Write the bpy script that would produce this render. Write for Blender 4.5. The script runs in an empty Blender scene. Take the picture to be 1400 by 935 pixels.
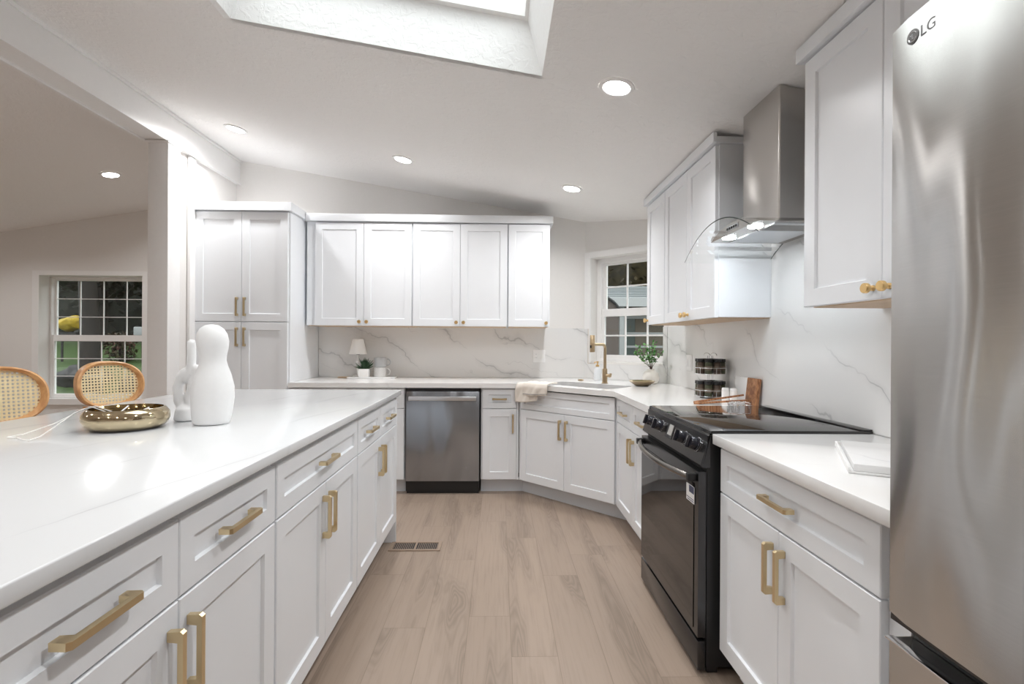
import bpy, bmesh, math, random
from mathutils import Vector, Matrix
from math import sin, cos, pi, radians, sqrt

random.seed(7)
sc = bpy.context.scene
COL = sc.collection

# ------------------------------------------------------------------ camera
cam_d = bpy.data.cameras.new('camera')
cam = bpy.data.objects.new('camera', cam_d); COL.objects.link(cam)
cam_d.sensor_fit = 'HORIZONTAL'; cam_d.sensor_width = 36.0
cam_d.lens = 690.0 / 1400.0 * 36.0
cam_d.clip_start = 0.02; cam_d.clip_end = 200
cam.matrix_world = (Matrix.Translation((0, 0, 1.255)) @ Matrix.Rotation(radians(-1.49), 4, 'Z')
                    @ Matrix.Rotation(pi / 2, 4, 'X') @ Matrix.Rotation(radians(0.35), 4, 'Z'))
sc.camera = cam

# ------------------------------------------------------------------ sky, exposure
LAMP = 7.8 
SKY = (0.9, 5.2)     # radiance of the overcast sky at the horizon and overhead
w = bpy.data.worlds.new('sky'); sc.world = w; w.use_nodes = True
wt = w.node_tree; bg = wt.nodes['Background']
# overcast sky: brightest overhead, dim at the horizon
_tc = wt.nodes.new('ShaderNodeTexCoord'); _sp = wt.nodes.new('ShaderNodeSeparateXYZ'); wt.links.new(_tc.outputs['Generated'], _sp.inputs[0])
_mr = wt.nodes.new('ShaderNodeMapRange'); wt.links.new(_sp.outputs[2], _mr.inputs['Value'])
for k, v in (('From Min', .0), ('From Max', .9), ('To Min', SKY[0]), ('To Max', SKY[1])): _mr.inputs[k].default_value = v
wt.links.new(_mr.outputs['Result'], bg.inputs['Strength']); bg.inputs['Color'].default_value = (0.96, 0.975, 1.0, 1)
sc.view_settings.view_transform = 'Standard'; sc.view_settings.look = 'None'
sc.view_settings.gamma = 1.0; sc.view_settings.use_curve_mapping = False
sc.view_settings.exposure = 0.31
sc.cycles.max_bounces = 14; sc.cycles.diffuse_bounces = 8; sc.cycles.glossy_bounces = 6
sc.cycles.transparent_max_bounces = 24; sc.cycles.transmission_bounces = 8
sc.cycles.caustics_reflective = False; sc.cycles.caustics_refractive = False
sc.cycles.sample_clamp_indirect = 12.0

# ------------------------------------------------------------------ material helpers
class NT:
    def __init__(s, name):
        s.m = bpy.data.materials.new(name); s.m.use_nodes = True
        s.t = s.m.node_tree; s.b = s.t.nodes['Principled BSDF']; s.out = s.t.nodes['Material Output']
    def n(s, typ, **kw):
        nd = s.t.nodes.new(typ)
        for k, v in kw.items():
            if k.startswith('_'): setattr(nd, k[1:], v)
        for k, v in kw.items():
            if k.startswith('_'): continue
            key = int(k[1:]) if k[0] == 'i' and k[1:].isdigit() else k.replace('__', ' ')
            s.set(nd.inputs[key], v)
        return nd
    def set(s, sock, v):
        if isinstance(v, bpy.types.NodeSocket): s.t.links.new(v, sock)
        elif isinstance(v, bpy.types.Node): s.t.links.new(v.outputs[0], sock)
        else: sock.default_value = v
    def math(s, op, a, b=0.0, c=0.0, clamp=False):
        nd = s.n('ShaderNodeMath', _operation=op, _use_clamp=clamp)
        s.set(nd.inputs[0], a); s.set(nd.inputs[1], b); s.set(nd.inputs[2], c)
        return nd.outputs[0]
    def vmath(s, op, a, b=None):
        nd = s.n('ShaderNodeVectorMath', _operation=op); s.set(nd.inputs[0], a)
        if b is not None:
            if op == 'SCALE': s.set(nd.inputs['Scale'], b)
            else: s.set(nd.inputs[1], b)
        return nd.outputs['Value'] if op == 'DOT_PRODUCT' else nd.outputs[0]
    def obj(s): return s.n('ShaderNodeTexCoord').outputs['Object']
    def noise(s, vec, scale, detail=3.0, rough=.5, dist=0.0):
        nd = s.n('ShaderNodeTexNoise', Vector=vec, Scale=scale, Detail=detail, Roughness=rough, Distortion=dist)
        return nd
    def sstep(s, x, a, b):
        nd = s.n('ShaderNodeMapRange', _interpolation_type='SMOOTHSTEP')
        s.set(nd.inputs['Value'], x); nd.inputs['From Min'].default_value = a; nd.inputs['From Max'].default_value = b
        return nd.outputs['Result']
    def mix(s, f, a, b):
        nd = s.n('ShaderNodeMix', _data_type='RGBA')
        s.set(nd.inputs[0], f); s.set(nd.inputs[6], a); s.set(nd.inputs[7], b)
        return nd.outputs[2]
    def bump(s, h, strength, dist):
        nd = s.n('ShaderNodeBump', Height=h, Strength=strength, Distance=dist)
        s.t.links.new(nd.outputs[0], s.b.inputs['Normal']); return nd
    def p(s, **kw):
        for k, v in kw.items(): s.set(s.b.inputs[k.replace('__', ' ')], v)
        return s

def c4(c): return (c[0], c[1], c[2], 1.0)

def paint(name, col, rough=.45, metal=0.0, spec=.5, nscale=40, nbump=0.0, bdist=.001, var=.02):
    s = NT(name); o = s.obj(); nz = s.noise(o, nscale, 3)
    dark = tuple(x * (1 - var) for x in col); lite = tuple(min(1, x * (1 + var)) for x in col)
    s.p(Base__Color=s.mix(nz.outputs[0], c4(dark), c4(lite)), Roughness=rough, Metallic=metal, Specular__IOR__Level=spec)
    if nbump: s.bump(nz.outputs[0], nbump, bdist)
    return s.m

def emission(name, col, strength):
    s = NT(name); s.p(Base__Color=c4((.9, .9, .9)), Emission__Color=c4(col), Emission__Strength=strength); return s.m

def thin_glass(name, tint=(1, 1, 1), refl=1.0):
    s = NT(name); s.t.nodes.remove(s.b)
    lw = s.n('ShaderNodeFresnel', IOR=1.45)
    f = s.math('MULTIPLY', lw.outputs[0], refl, clamp=True)
    tr = s.n('ShaderNodeBsdfTransparent', Color=c4(tint)); gl = s.n('ShaderNodeBsdfGlossy', Color=c4((1, 1, 1)), Roughness=.01)
    mx = s.n('ShaderNodeMixShader', i0=f, i1=tr, i2=gl); s.t.links.new(mx.outputs[0], s.out.inputs['Surface'])
    return s.m

def brushed(name, col, rough=.25, aniso=.7, wave=.0, wscale=1.4, streak=.06):
    s = NT(name); o = s.obj()
    mp = s.n('ShaderNodeMapping', Vector=o); mp.inputs['Scale'].default_value = (3, 3, 260)
    br = s.noise(mp.outputs[0], 3.0, 2)
    dark = tuple(x * (1 - streak) for x in col); lite = tuple(min(1, x * (1 + streak)) for x in col)
    tan = s.n('ShaderNodeTangent', _direction_type='RADIAL', _axis='Z')
    s.p(Base__Color=s.mix(br.outputs[0], c4(dark), c4(lite)), Roughness=rough, Metallic=1.0, Anisotropic=aniso, Anisotropic__Rotation=.25, Tangent=tan.outputs[0])
    if wave:
        mp2 = s.n('ShaderNodeMapping', Vector=o); mp2.inputs['Scale'].default_value = (1, 1, .32)
        big = s.noise(mp2.outputs[0], wscale, 1.0, .4, .6)
        s.bump(big.outputs[0], 1.0, wave)
    return s.m

def veined(name, base, vein, n, spacing, width, rough, amount, dist=.55, dscale=1.3, soft=.25, cloud=.03):
    s = NT(name); o = s.obj()
    d1 = s.noise(o, dscale, 5, .55); off = s.vmath('SCALE', s.vmath('SUBTRACT', d1.outputs['Color'], (.5, .5, .5)), dist)
    pv = s.vmath('ADD', o, off)
    def lines(nn, sp, wd, thr):
        d = s.math('MULTIPLY', s.vmath('DOT_PRODUCT', pv, nn), 1.0 / sp)
        a = s.math('ABSOLUTE', s.math('SUBTRACT', s.math('FRACT', d), .5))
        ln = s.math('SUBTRACT', 1.0, s.sstep(a, 0.0, wd))
        mk = s.sstep(s.noise(o, 1.9, 2).outputs[0], thr - .04, thr + .16)
        return s.math('MULTIPLY', ln, mk)
    l1 = lines(n, spacing, width, .42); l1b = s.math('MULTIPLY', lines(n, spacing, width * 7, .45), soft)
    n2 = (n[0] * .55 + .1, n[1] * 1.35, n[2] * .9)
    l2 = s.math('MULTIPLY', lines(n2, spacing * .53, width * .8, .52), .6)
    v = s.math('MULTIPLY', s.math('ADD', s.math('ADD', l1, l1b), l2, clamp=True), amount, clamp=True)
    cl = s.noise(o, 2.2, 4)
    b2 = tuple(x * (1 - cloud) for x in base)
    bc = s.mix(cl.outputs[0], c4(b2), c4(base))
    s.p(Base__Color=s.mix(v, bc, c4(vein)), Roughness=rough, Specular__IOR__Level=.5)
    return s.m

def wood(name, c1, c2, scale=18, rough=.45, axis=(1, 12, 1)):
    s = NT(name); o = s.obj(); mp = s.n('ShaderNodeMapping', Vector=o); mp.inputs['Scale'].default_value = axis
    nz = s.noise(mp.outputs[0], scale, 4, .6, .4)
    s.p(Base__Color=s.mix(s.sstep(nz.outputs[0], .3, .7), c4(c1), c4(c2)), Roughness=rough)
    s.bump(nz.outputs[0], .1, .001)
    return s.m

def floor_mat():
    s = NT('floor_planks'); o = s.obj()
    sp = s.n('ShaderNodeSeparateXYZ', Vector=o); x, y = sp.outputs[0], sp.outputs[1]
    PW, PL = .186, 1.22
    cx = s.math('DIVIDE', s.math('ADD', x, 20.03), PW); ci = s.math('FLOOR', cx)
    r1 = s.n('ShaderNodeTexWhiteNoise', _noise_dimensions='1D'); s.set(r1.inputs['W'], ci)
    cy = s.math('ADD', s.math('DIVIDE', s.math('ADD', y, 20.0), PL), r1.outputs['Value']); ri = s.math('FLOOR', cy)
    cmb = s.n('ShaderNodeCombineXYZ'); s.set(cmb.inputs[0], ci); s.set(cmb.inputs[1], ri)
    r2 = s.n('ShaderNodeTexWhiteNoise', _noise_dimensions='2D'); s.set(r2.inputs['Vector'], cmb.outputs[0]); rid = r2.outputs['Value']
    # grain coordinates: each plank takes its own slice of the noise
    g = s.n('ShaderNodeCombineXYZ'); s.set(g.inputs[0], s.math('MULTIPLY', x, 7.0)); s.set(g.inputs[1], s.math('MULTIPLY', y, .8)); s.set(g.inputs[2], s.math('MULTIPLY', rid, 37.0))
    n1 = s.noise(g.outputs[0], 1.15, 2.0, .45, .25)
    cont = s.math('FRACT', s.math('MULTIPLY', n1.outputs[0], 26.0))
    ring = s.math('ABSOLUTE', s.math('SUBTRACT', cont, .5))
    g2 = s.n('ShaderNodeCombineXYZ'); s.set(g2.inputs[0], s.math('MULTIPLY', x, 60.0)); s.set(g2.inputs[1], s.math('MULTIPLY', y, 2.2)); s.set(g2.inputs[2], s.math('MULTIPLY', rid, 19.0))
    fine = s.noise(g2.outputs[0], 1.6, 3, .6)
    hearts = s.sstep(n1.outputs[0], .49, .66)
    a = s.mix(rid, c4((.325, .249, .195)), c4((.365, .282, .222)))
    b = s.mix(s.math('MULTIPLY', s.math('MULTIPLY', ring, hearts), 1.1, clamp=True), a, c4((.135, .10, .076)))
    b = s.mix(s.math('MULTIPLY', hearts, .38), b, c4((.27, .208, .163)))
    cc = s.mix(s.math('MULTIPLY', s.sstep(fine.outputs[0], .45, .75), .38), b, c4((.25, .19, .148)))
    ex = s.math('ABSOLUTE', s.math('SUBTRACT', s.math('FRACT', cx), .5)); ey = s.math('ABSOLUTE', s.math('SUBTRACT', s.math('FRACT', cy), .5))
    seam = s.math('MAXIMUM', s.math('GREATER_THAN', ex, .4925), s.math('GREATER_THAN', ey, .4988))
    fc = s.mix(s.math('MULTIPLY', seam, .5), cc, c4((.16, .115, .085)))
    s.p(Base__Color=fc, Roughness=s.math('ADD', .30, s.math('MULTIPLY', fine.outputs[0], .16)), Specular__IOR__Level=.45)
    s.bump(s.math('SUBTRACT', s.math('MULTIPLY', fine.outputs[0], .3), seam), .25, .001)
    return s.m

def cane_mat():
    s = NT('woven_cane'); o = s.obj(); sp = s.n('ShaderNodeSeparateXYZ', Vector=o); P = .0155
    def cell(v): return s.math('SUBTRACT', s.math('FRACT', s.math('DIVIDE', s.math('ADD', v, 10.0), P)), .5)
    fx, fz = cell(sp.outputs[0]), cell(sp.outputs[2])
    d = s.math('SQRT', s.math('ADD', s.math('MULTIPLY', fx, fx), s.math('MULTIPLY', fz, fz)))
    hole = s.math('LESS_THAN', d, .27)
    nz = s.noise(o, 120, 2)
    s.p(Base__Color=s.mix(nz.outputs[0], c4((.80, .64, .36)), c4((.92, .80, .52))), Roughness=.5, Alpha=s.math('SUBTRACT', 1.0, hole))
    s.bump(d, .4, .002)
    return s.m

def foliage(name, c1, c2, scale=6, rough=.6):
    s = NT(name); nz = s.noise(s.obj(), scale, 4, .65)
    s.p(Base__Color=s.mix(s.sstep(nz.outputs[0], .35, .65), c4(c1), c4(c2)), Roughness=rough, Specular__IOR__Level=.25)
    return s.m

def ceil_mat(name, col):
    s = NT(name); o = s.obj(); n1 = s.noise(o, 26, 4, .55, .8); n2 = s.noise(o, 2.0, 2)
    s.p(Base__Color=s.mix(n2.outputs[0], c4(tuple(x * .985 for x in col)), c4(col)), Roughness=.85, Specular__IOR__Level=.2)
    s.bump(s.sstep(n1.outputs[0], .45, .62), .35, .004)
    return s.m

M = dict(
    wall=paint('wall_paint', (.80, .78, .757), .75, spec=.25, nscale=90, nbump=.12, bdist=.001),
    trimw=paint('trim_paint', (.86, .85, .84), .4),
    ceil=ceil_mat('ceiling_texture', (.885, .87, .855)),
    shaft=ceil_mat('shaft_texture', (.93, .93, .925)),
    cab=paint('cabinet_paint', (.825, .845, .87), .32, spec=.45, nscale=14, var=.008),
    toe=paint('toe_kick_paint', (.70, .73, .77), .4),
    dark=paint('dark_gap', (.02, .02, .022), .6),
    black=paint('black_plastic', (.012, .012, .013), .35),
    blackmetal=paint('black_steel', (.085, .085, .088), .24, metal=.9, nscale=60),
    blackglass=paint('black_glass', (.012, .011, .011), .035, spec=.7, var=0),
    knobblack=paint('black_knob', (.015, .015, .022), .18, spec=.6),
    brass=paint('brushed_brass', (.76, .61, .37), .3, metal=1.0, nscale=200),
    knobbrass=paint('satin_brass', (.80, .55, .25), .36, metal=1.0, nscale=200),
    bronze=paint('champagne_bronze', (.55, .42, .27), .28, metal=1.0, nscale=150),
    gold=paint('polished_gold', (.62, .52, .35), .09, metal=1.0, nscale=8),
    fridge=brushed('fridge_steel', (.55, .54, .525), .2, .86, .13, 2.2),
    dish=brushed('dishwasher_steel', (.36, .385, .42), .2, .6, .06, 2.2),
    bar=brushed('bright_steel', (.66, .67, .69), .3, .4),
    hood=brushed('hood_steel', (.52, .495, .47), .26, .5, .0),
    steel=paint('sink_steel', (.34, .34, .35), .3, metal=1.0),
    chrome=paint('chrome', (.75, .76, .78), .08, metal=1.0),
    island=veined('white_quartz', (.745, .755, .765), (.48, .48, .50), (.95, -.25, 0), .27, .016, .15, .5, .22, .9, .22, .015),
    counter=veined('pale_quartz', (.86, .855, .845), (.66, .65, .64), (.6, .8, 0), .8, .012, .16, .3, .35, .9, .15, .015),
    marble=veined('veined_marble', (.81, .805, .795), (.36, .36, .365), (.46, -.46, .86), .30, .024, .16, .62, .66, 1.25, .42, .06),
    floor=floor_mat(), cane=cane_mat(),
    glass=thin_glass('window_glass', (.97, .99, .98), .5),
    hoodglass=thin_glass('hood_glass', (.96, .975, .97), .7),
    glassedge=paint('glass_edge', (.03, .045, .042), .15),
    lens=emission('lamp_lens', (1.0, .995, .99), 22.0),
    led=emission('hood_led', (.88, .95, 1.0), 120.0),
    oak=wood('pale_oak', (.45, .25, .12), (.66, .42, .23), 9, .35, (2, 2, 9)),
    acacia=wood('acacia', (.20, .075, .03), (.50, .24, .11), 16, .4, (9, 2, 2)),
    tan=wood('bare_plywood', (.55, .40, .27), (.66, .50, .35), 14, .6),
    ceramic=paint('matte_white_ceramic', (.86, .86, .86), .6, nscale=60, nbump=.15),
    gloss=paint('glazed_white', (.87, .86, .84), .2),
    cream=paint('cream_ceramic', (.87, .84, .78), .4),
    towel=paint('cream_cloth', (.82, .755, .68), .95, spec=.1, nscale=300, nbump=.5, bdist=.002),
    greyc=paint('grey_stripe_cloth', (.38, .35, .32), .95, spec=.1, nscale=300, nbump=.5, bdist=.002),
    linen=paint('white_linen', (.91, .90, .88), .9, spec=.1, nscale=250, nbump=.3),
    mug1=paint('grey_glaze', (.50, .505, .51), .35, nscale=30, var=.06),
    mug2=paint('speckled_glaze', (.68, .67, .655), .4, nscale=120, var=.15),
    succ=foliage('succulent_leaf', (.02, .05, .025), (.06, .12, .06), 30, .4),
    green=foliage('bright_leaf', (.07, .24, .06), (.20, .44, .14), 25, .4),
    stem=paint('brown_stem', (.09, .05, .035), .7),
    marbleslab=veined('white_marble', (.87, .87, .87), (.62, .62, .64), (.7, .7, .1), .2, .05, .2, .4),
    clear=thin_glass('clear_plastic', (.93, .94, .95), 1.0),
    frost=paint('frosted_plastic', (.74, .76, .78), .3),
    spice=paint('ground_spice', (.075, .05, .035), .35, nscale=40, var=.5),
    spice2=paint('green_spice', (.06, .065, .035), .35, nscale=40, var=.5),
    label=paint('kraft_label', (.15, .115, .085), .6),
    plate=paint('white_plastic', (.86, .86, .855), .35),
    slot=paint('grey_slot', (.45, .45, .45), .5),
    screen=paint('grey_screen', (.42, .41, .39), .25),
    handle=paint('dark_bronze_steel', (.20, .185, .17), .24, metal=1.0, nscale=60),
    logo=paint('grey_logo', (.13, .13, .13), .4),
    navy=paint('navy_print', (.05, .06, .12), .5),
    vent=paint('tan_vent_paint', (.36, .27, .205), .45, metal=.2),
    leather=paint('brown_leather', (.16, .07, .04), .45, nscale=90, nbump=.2),
    rattan=wood('bent_rattan', (.56, .27, .11), (.76, .44, .20), 7, .35, (3, 3, 3)),
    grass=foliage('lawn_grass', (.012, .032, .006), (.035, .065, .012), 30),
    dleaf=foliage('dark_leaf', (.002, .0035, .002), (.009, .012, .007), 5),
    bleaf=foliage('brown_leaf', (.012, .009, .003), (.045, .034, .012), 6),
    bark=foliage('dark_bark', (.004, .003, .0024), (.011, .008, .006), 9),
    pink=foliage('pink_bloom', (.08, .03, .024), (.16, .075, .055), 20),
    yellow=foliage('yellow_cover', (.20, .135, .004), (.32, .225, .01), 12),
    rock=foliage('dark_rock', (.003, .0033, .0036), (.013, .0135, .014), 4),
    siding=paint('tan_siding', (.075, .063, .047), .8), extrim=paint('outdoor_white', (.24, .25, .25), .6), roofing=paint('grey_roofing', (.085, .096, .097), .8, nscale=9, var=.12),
    shed=paint('brown_boards', (.05, .038, .032), .8), bluegreen=paint('dark_green_pane', (.018, .034, .028), .25),
)

# ------------------------------------------------------------------ mesh helpers
class MB:
    def __init__(s): s.bm = bmesh.new(); s.mi = 0
    def _tag(s, faces):
        for f in faces: f.material_index = s.mi
    def box(s, x0, x1, y0, y1, z0, z1, bev=0.0, mat=None, seg=2):
        m = Matrix.Translation(((x0 + x1) / 2, (y0 + y1) / 2, (z0 + z1) / 2)) @ Matrix.Diagonal((x1 - x0, y1 - y0, z1 - z0, 1))
        if mat is not None: m = mat @ m
        r = bmesh.ops.create_cube(s.bm, size=1.0, matrix=m)
        fs = set(f for v in r['verts'] for f in v.link_faces)
        if bev:
            es = list(set(e for v in r['verts'] for e in v.link_edges))
            g = bmesh.ops.bevel(s.bm, geom=es, offset=bev, segments=seg, profile=.5, affect='EDGES')
            fs = set(g['faces']) | set(f for f in fs if f.is_valid)
        s._tag(fs); return s
    def loft(s, rings, cap0=True, cap1=True, closed=True, mat=None):
        V = [[s.bm.verts.new((mat @ Vector(p)) if mat is not None else Vector(p)) for p in r] for r in rings]
        n = len(V[0]); fs = []
        for a, b in zip(V[:-1], V[1:]):
            for i in range(n if closed else n - 1):
                j = (i + 1) % n
                try: fs.append(s.bm.faces.new((a[i], a[j], b[j], b[i])))
                except ValueError: pass
        if cap0 and n > 2: fs.append(s.bm.faces.new(V[0][::-1]))
        if cap1 and n > 2: fs.append(s.bm.faces.new(V[-1]))
        s._tag(fs); return s
    def lathe(s, prof, seg=32, c=(0, 0, 0), sx=1.0, sy=1.0, mat=None, cap0=True, cap1=True):
        rings = [[(c[0] + r * sx * cos(2 * pi * i / seg), c[1] + r * sy * sin(2 * pi * i / seg), c[2] + z) for i in range(seg)] for r, z in prof]
        return s.loft(rings, cap0, cap1, True, mat)
    def tube(s, pts, r, seg=10, closed=False, cap=True, radii=None):
        P = [Vector(p) for p in pts]; n = len(P); rings = []
        prev = None
        for i, p in enumerate(P):
            if closed: t = P[(i + 1) % n] - P[i - 1]
            else: t = P[min(i + 1, n - 1)] - P[max(i - 1, 0)]
            t.normalize()
            if prev is None:
                u = t.orthogonal().normalized()
            else:
                u = (prev - t * prev.dot(t))
                u = u.normalized() if u.length > 1e-6 else t.orthogonal().normalized()
            prev = u; v = t.cross(u); rr = radii[i] if radii else r
            rings.append([p + (u * cos(2 * pi * k / seg) + v * sin(2 * pi * k / seg)) * rr for k in range(seg)])
        if closed: rings.append(rings[0]); return s._closed_loft(rings)
        return s.loft(rings, cap, cap)
    def _closed_loft(s, rings):
        V = [[s.bm.verts.new(p) for p in r] for r in rings[:-1]]; n = len(V[0]); fs = []
        for a in range(len(V)):
            A, B = V[a], V[(a + 1) % len(V)]
            for i in range(n):
                j = (i + 1) % n; fs.append(s.bm.faces.new((A[i], A[j], B[j], B[i])))
        s._tag(fs); return s
    def prism(s, poly, a0, a1, axis='z', mat=None):
        """poly of 2-D points extruded along axis ('z': xy, 'x': yz, 'y': xz)"""
        def P(p, a): return {'z': (p[0], p[1], a), 'x': (a, p[0], p[1]), 'y': (p[0], a, p[1])}[axis]
        return s.loft([[P(p, a0) for p in poly], [P(p, a1) for p in poly]], mat=mat)
    def rects(s, L):
        """loft of rectangles (x0, x1, z0, z1, y), capped: panels facing -y"""
        return s.loft([[(a, y, c), (b, y, c), (b, y, d), (a, y, d)] for a, b, c, d, y in L])
    def quad(s, *pts):
        s._tag([s.bm.faces.new([s.bm.verts.new(Vector(p)) for p in pts])]); return s
    def ball(s, c, r, sub=2, scale=(1, 1, 1)):
        m = Matrix.Translation(c) @ Matrix.Diagonal((scale[0], scale[1], scale[2], 1))
        g = bmesh.ops.create_icosphere(s.bm, subdivisions=sub, radius=r, matrix=m)
        s._tag(set(f for v in g['verts'] for f in v.link_faces)); return s
    def build(s, name, mat, parent=None, smooth=35, recalc=True, loc=None):
        if recalc: bmesh.ops.recalc_face_normals(s.bm, faces=s.bm.faces)
        me = bpy.data.meshes.new(name); s.bm.to_mesh(me); s.bm.free()
        for m in (mat if isinstance(mat, (list, tuple)) else [mat]): me.materials.append(M[m])
        if smooth:
            me.polygons.foreach_set('use_smooth', [True] * len(me.polygons)); me.set_sharp_from_angle(angle=radians(smooth))
        o = bpy.data.objects.new(name, me); COL.objects.link(o)
        if parent is not None: o.parent = parent
        if loc is not None: o.location = loc
        return o

def tag(o, label, cat, group=None, kind=None):
    o['label'] = label; o['category'] = cat
    if group: o['group'] = group
    if kind: o['kind'] = kind
    return o
def thing(name, label, cat, loc=(0, 0, 0), rz=0.0, group=None):
    o = bpy.data.objects.new(name, None); COL.objects.link(o); o.empty_display_size = .05
    o.location = loc; o.rotation_euler = (0, 0, radians(rz)); return tag(o, label, cat, group)
def struct(o): o['kind'] = 'structure'; return o
def copy_tree(o, parent=None):
    c = o.copy(); COL.objects.link(c)
    if parent is not None: c.parent = parent
    for ch in list(o.children): copy_tree(ch, c)
    return c
def rot(axis, deg): return Matrix.Rotation(radians(deg), 4, axis)
def T(*v): return Matrix.Translation(v)

# ------------------------------------------------------------------ room constants
YB, XR, YD = 4.85, 1.44, 5.84           # kitchen back wall, right wall, dining window wall
SUM = 5.68                               # 45 degree sink wall: x + y
XC, YC = SUM - YB, SUM - XR              # its two ends: (XC, YB) and (XR, YC)
ZR, SL = 2.957, .165
def zc(x): return ZR - SL * (x + 2.46) if x > -2.46 else (ZR if x > -2.61 else ZR + SL * (x + 2.61))
XL, YN = -6.55, -3.4                     # left wall, wall behind the camera

# floor
struct(MB().box(XL - .1, XR + .1, YN - .1, YD + .2, -.06, 0).build('floor', 'floor', smooth=0))

# ceiling (two slopes) with the skylight shaft
SX0, SX1, SY0, SY1 = -1.262, .197, 1.35, 2.392
mb = MB()
def cslab(x0, x1, y0, y1):
    mb.loft([[(x0, y0, zc(x0)), (x1, y0, zc(x1)), (x1, y1, zc(x1)), (x0, y1, zc(x0))],
             [(x0, y0, zc(x0) + .04), (x1, y0, zc(x1) + .04), (x1, y1, zc(x1) + .04), (x0, y1, zc(x0) + .04)]])
YE = YB + .1
cslab(-2.46, SX0, YN, YE); cslab(SX1, XR + .1, YN, YE); cslab(SX0, SX1, YN, SY0); cslab(SX0, SX1, SY1, YE)
mb.build('ceiling', 'ceil', smooth=0)['kind'] = 'structure'
mb = MB(); cslab(XL - .1, -2.61, YN, YD + .2)
struct(mb.build('ceiling', 'ceil', smooth=0))
# shaft: four sides leaning in towards the glazing
mb = MB(); TX0, TX1, TH = -1.18, .124, .26
def shaft(p, q, tp, tq, n):
    n = Vector(n) * .03
    a = [(p[0], p[1], zc(p[0])), (q[0], q[1], zc(q[0])), (tq[0], tq[1], zc(tq[0]) + TH), (tp[0], tp[1], zc(tp[0]) + TH)]
    mb.loft([[Vector(v) for v in a], [Vector(v) + n for v in a]])
shaft((SX0, SY1), (SX1, SY1), (TX0, SY1 - .002), (TX1, SY1 - .002), (0, 1, 0))
shaft((SX0, SY0), (SX1, SY0), (TX0, SY0 + .002), (TX1, SY0 + .002), (0, -1, 0))
shaft((SX1, SY0), (SX1, SY1), (TX1, SY0), (TX1, SY1), (1, 0, 0))
shaft((SX0, SY0), (SX0, SY1), (TX0, SY0), (TX0, SY1), (-1, 0, 0))
struct(mb.build('trim_1', 'shaft', smooth=0))
mb = MB()
def frame_bar(x0, x1, y0, y1, a, b):
    mb.loft([[(x0, y0, zc(x0) + a), (x1, y0, zc(x1) + a), (x1, y1, zc(x1) + a), (x0, y1, zc(x0) + a)],
             [(x0, y0, zc(x0) + b), (x1, y0, zc(x1) + b), (x1, y1, zc(x1) + b), (x0, y1, zc(x0) + b)]])
frame_bar(TX0 - .03, TX1 + .03, SY1 - .035, SY1 + .03, TH - .015, TH + .06); frame_bar(TX0 - .03, TX1 + .03, SY0 - .03, SY0 + .035, TH - .015, TH + .06)
frame_bar(TX0 - .03, TX0 + .03, SY0 + .035, SY1 - .035, TH - .015, TH + .06); frame_bar(TX1 - .012, TX1 + .03, SY0 + .035, SY1 - .035, TH - .015, TH + .06)
sky_w = struct(mb.build('window_3', 'trimw', smooth=0))
mb = MB(); frame_bar(TX0, TX1, SY0, SY1, TH + .03, TH + .034); mb.build('glass_pane', 'glass', sky_w, smooth=0)

# walls
def wall(name, poly, a0, a1, axis, m='wall'): return struct(MB().prism(poly, a0, a1, axis).build(name, m, smooth=0))
zt = .03
wall('wall_back', [(-2.60, 0), (XC, 0), (XC, zc(XC) + zt), (-2.46, ZR + zt), (-2.60, ZR + zt)], YB, YB + .1, 'y')
wall('wall_right', [(YN, 0), (YC, 0), (YC, zc(XR) + zt), (YN, zc(XR) + zt)], XR, XR + .1, 'x')
wall('wall_left', [(YN, 0), (YD, 0), (YD, 2.35), (YN, 2.35)], XL - .1, XL, 'x')
wall('wall_front', [(XL, 0), (XR, 0), (XR, zc(XR) + zt), (-2.46, ZR + zt), (-2.61, ZR + zt), (XL, zc(XL) + zt)], YN - .1, YN, 'y')
# divider beside the pantry, carrying on to the outside wall
wall('wall_divider', [(3.94, 0), (YD, 0), (YD, ZR - .005), (3.94, ZR - .005)], -2.60, -2.495, 'x')
# ridge beam, post and trims
struct(MB().box(-2.61, -2.46, YN, YB - .001, 2.73, ZR - .001).build('trim_2', 'trimw', smooth=0))
mb = MB(); mb.box(-2.456, -2.445, YN, YB - .002, 2.722, 2.742); mb.box(-2.625, -2.611, YN, 3.78, 2.715, 2.745); mb.box(-2.458, -2.446, YN, YB - .002, 2.93, 2.952)
struct(mb.build('trim_3', 'trimw', smooth=0))
mb = MB(); mb.box(-2.595, -2.447, 3.79, 3.935, 0, 2.728, .004); struct(mb.build('trim_4', 'trimw'))
mb = MB(); mb.box(-2.49, -2.466, 4.09, 4.165, 0, 2.72, .003); mb.box(-2.612, -2.437, 3.775, 3.945, 2.71, 2.728, .003); struct(mb.build('trim_5', 'trimw'))

# 45 degree sink wall with its window: t runs from (XC, YB) to (XR, YC); d is depth into the wall
def D(t, d, z): q = sqrt(.5); return (XC + t * q + d * q, YB - t * q + d * q, z)
TL = (XR - XC) * sqrt(2)
def dbox(mb, t0, t1, d0, d1, z0, z1):
    mb.loft([[D(t0, d0, z0), D(t1, d0, z0), D(t1, d1, z0), D(t0, d1, z0)], [D(t0, d0, z1), D(t1, d0, z1), D(t1, d1, z1), D(t0, d1, z1)]]); return mb
WT0, WT1, WZ0, WZ1 = .068, .815, 1.075, 2.06
mb = MB()
dbox(mb, -.02, WT0, 0, .12, 0, 2.47); dbox(mb, WT1, TL + .02, 0, .12, 0, 2.47); dbox(mb, WT0, WT1, 0, .12, 0, WZ0); dbox(mb, WT0, WT1, 0, .12, WZ1, 2.47)
struct(mb.build('wall_corner', 'wall', smooth=0))
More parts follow.
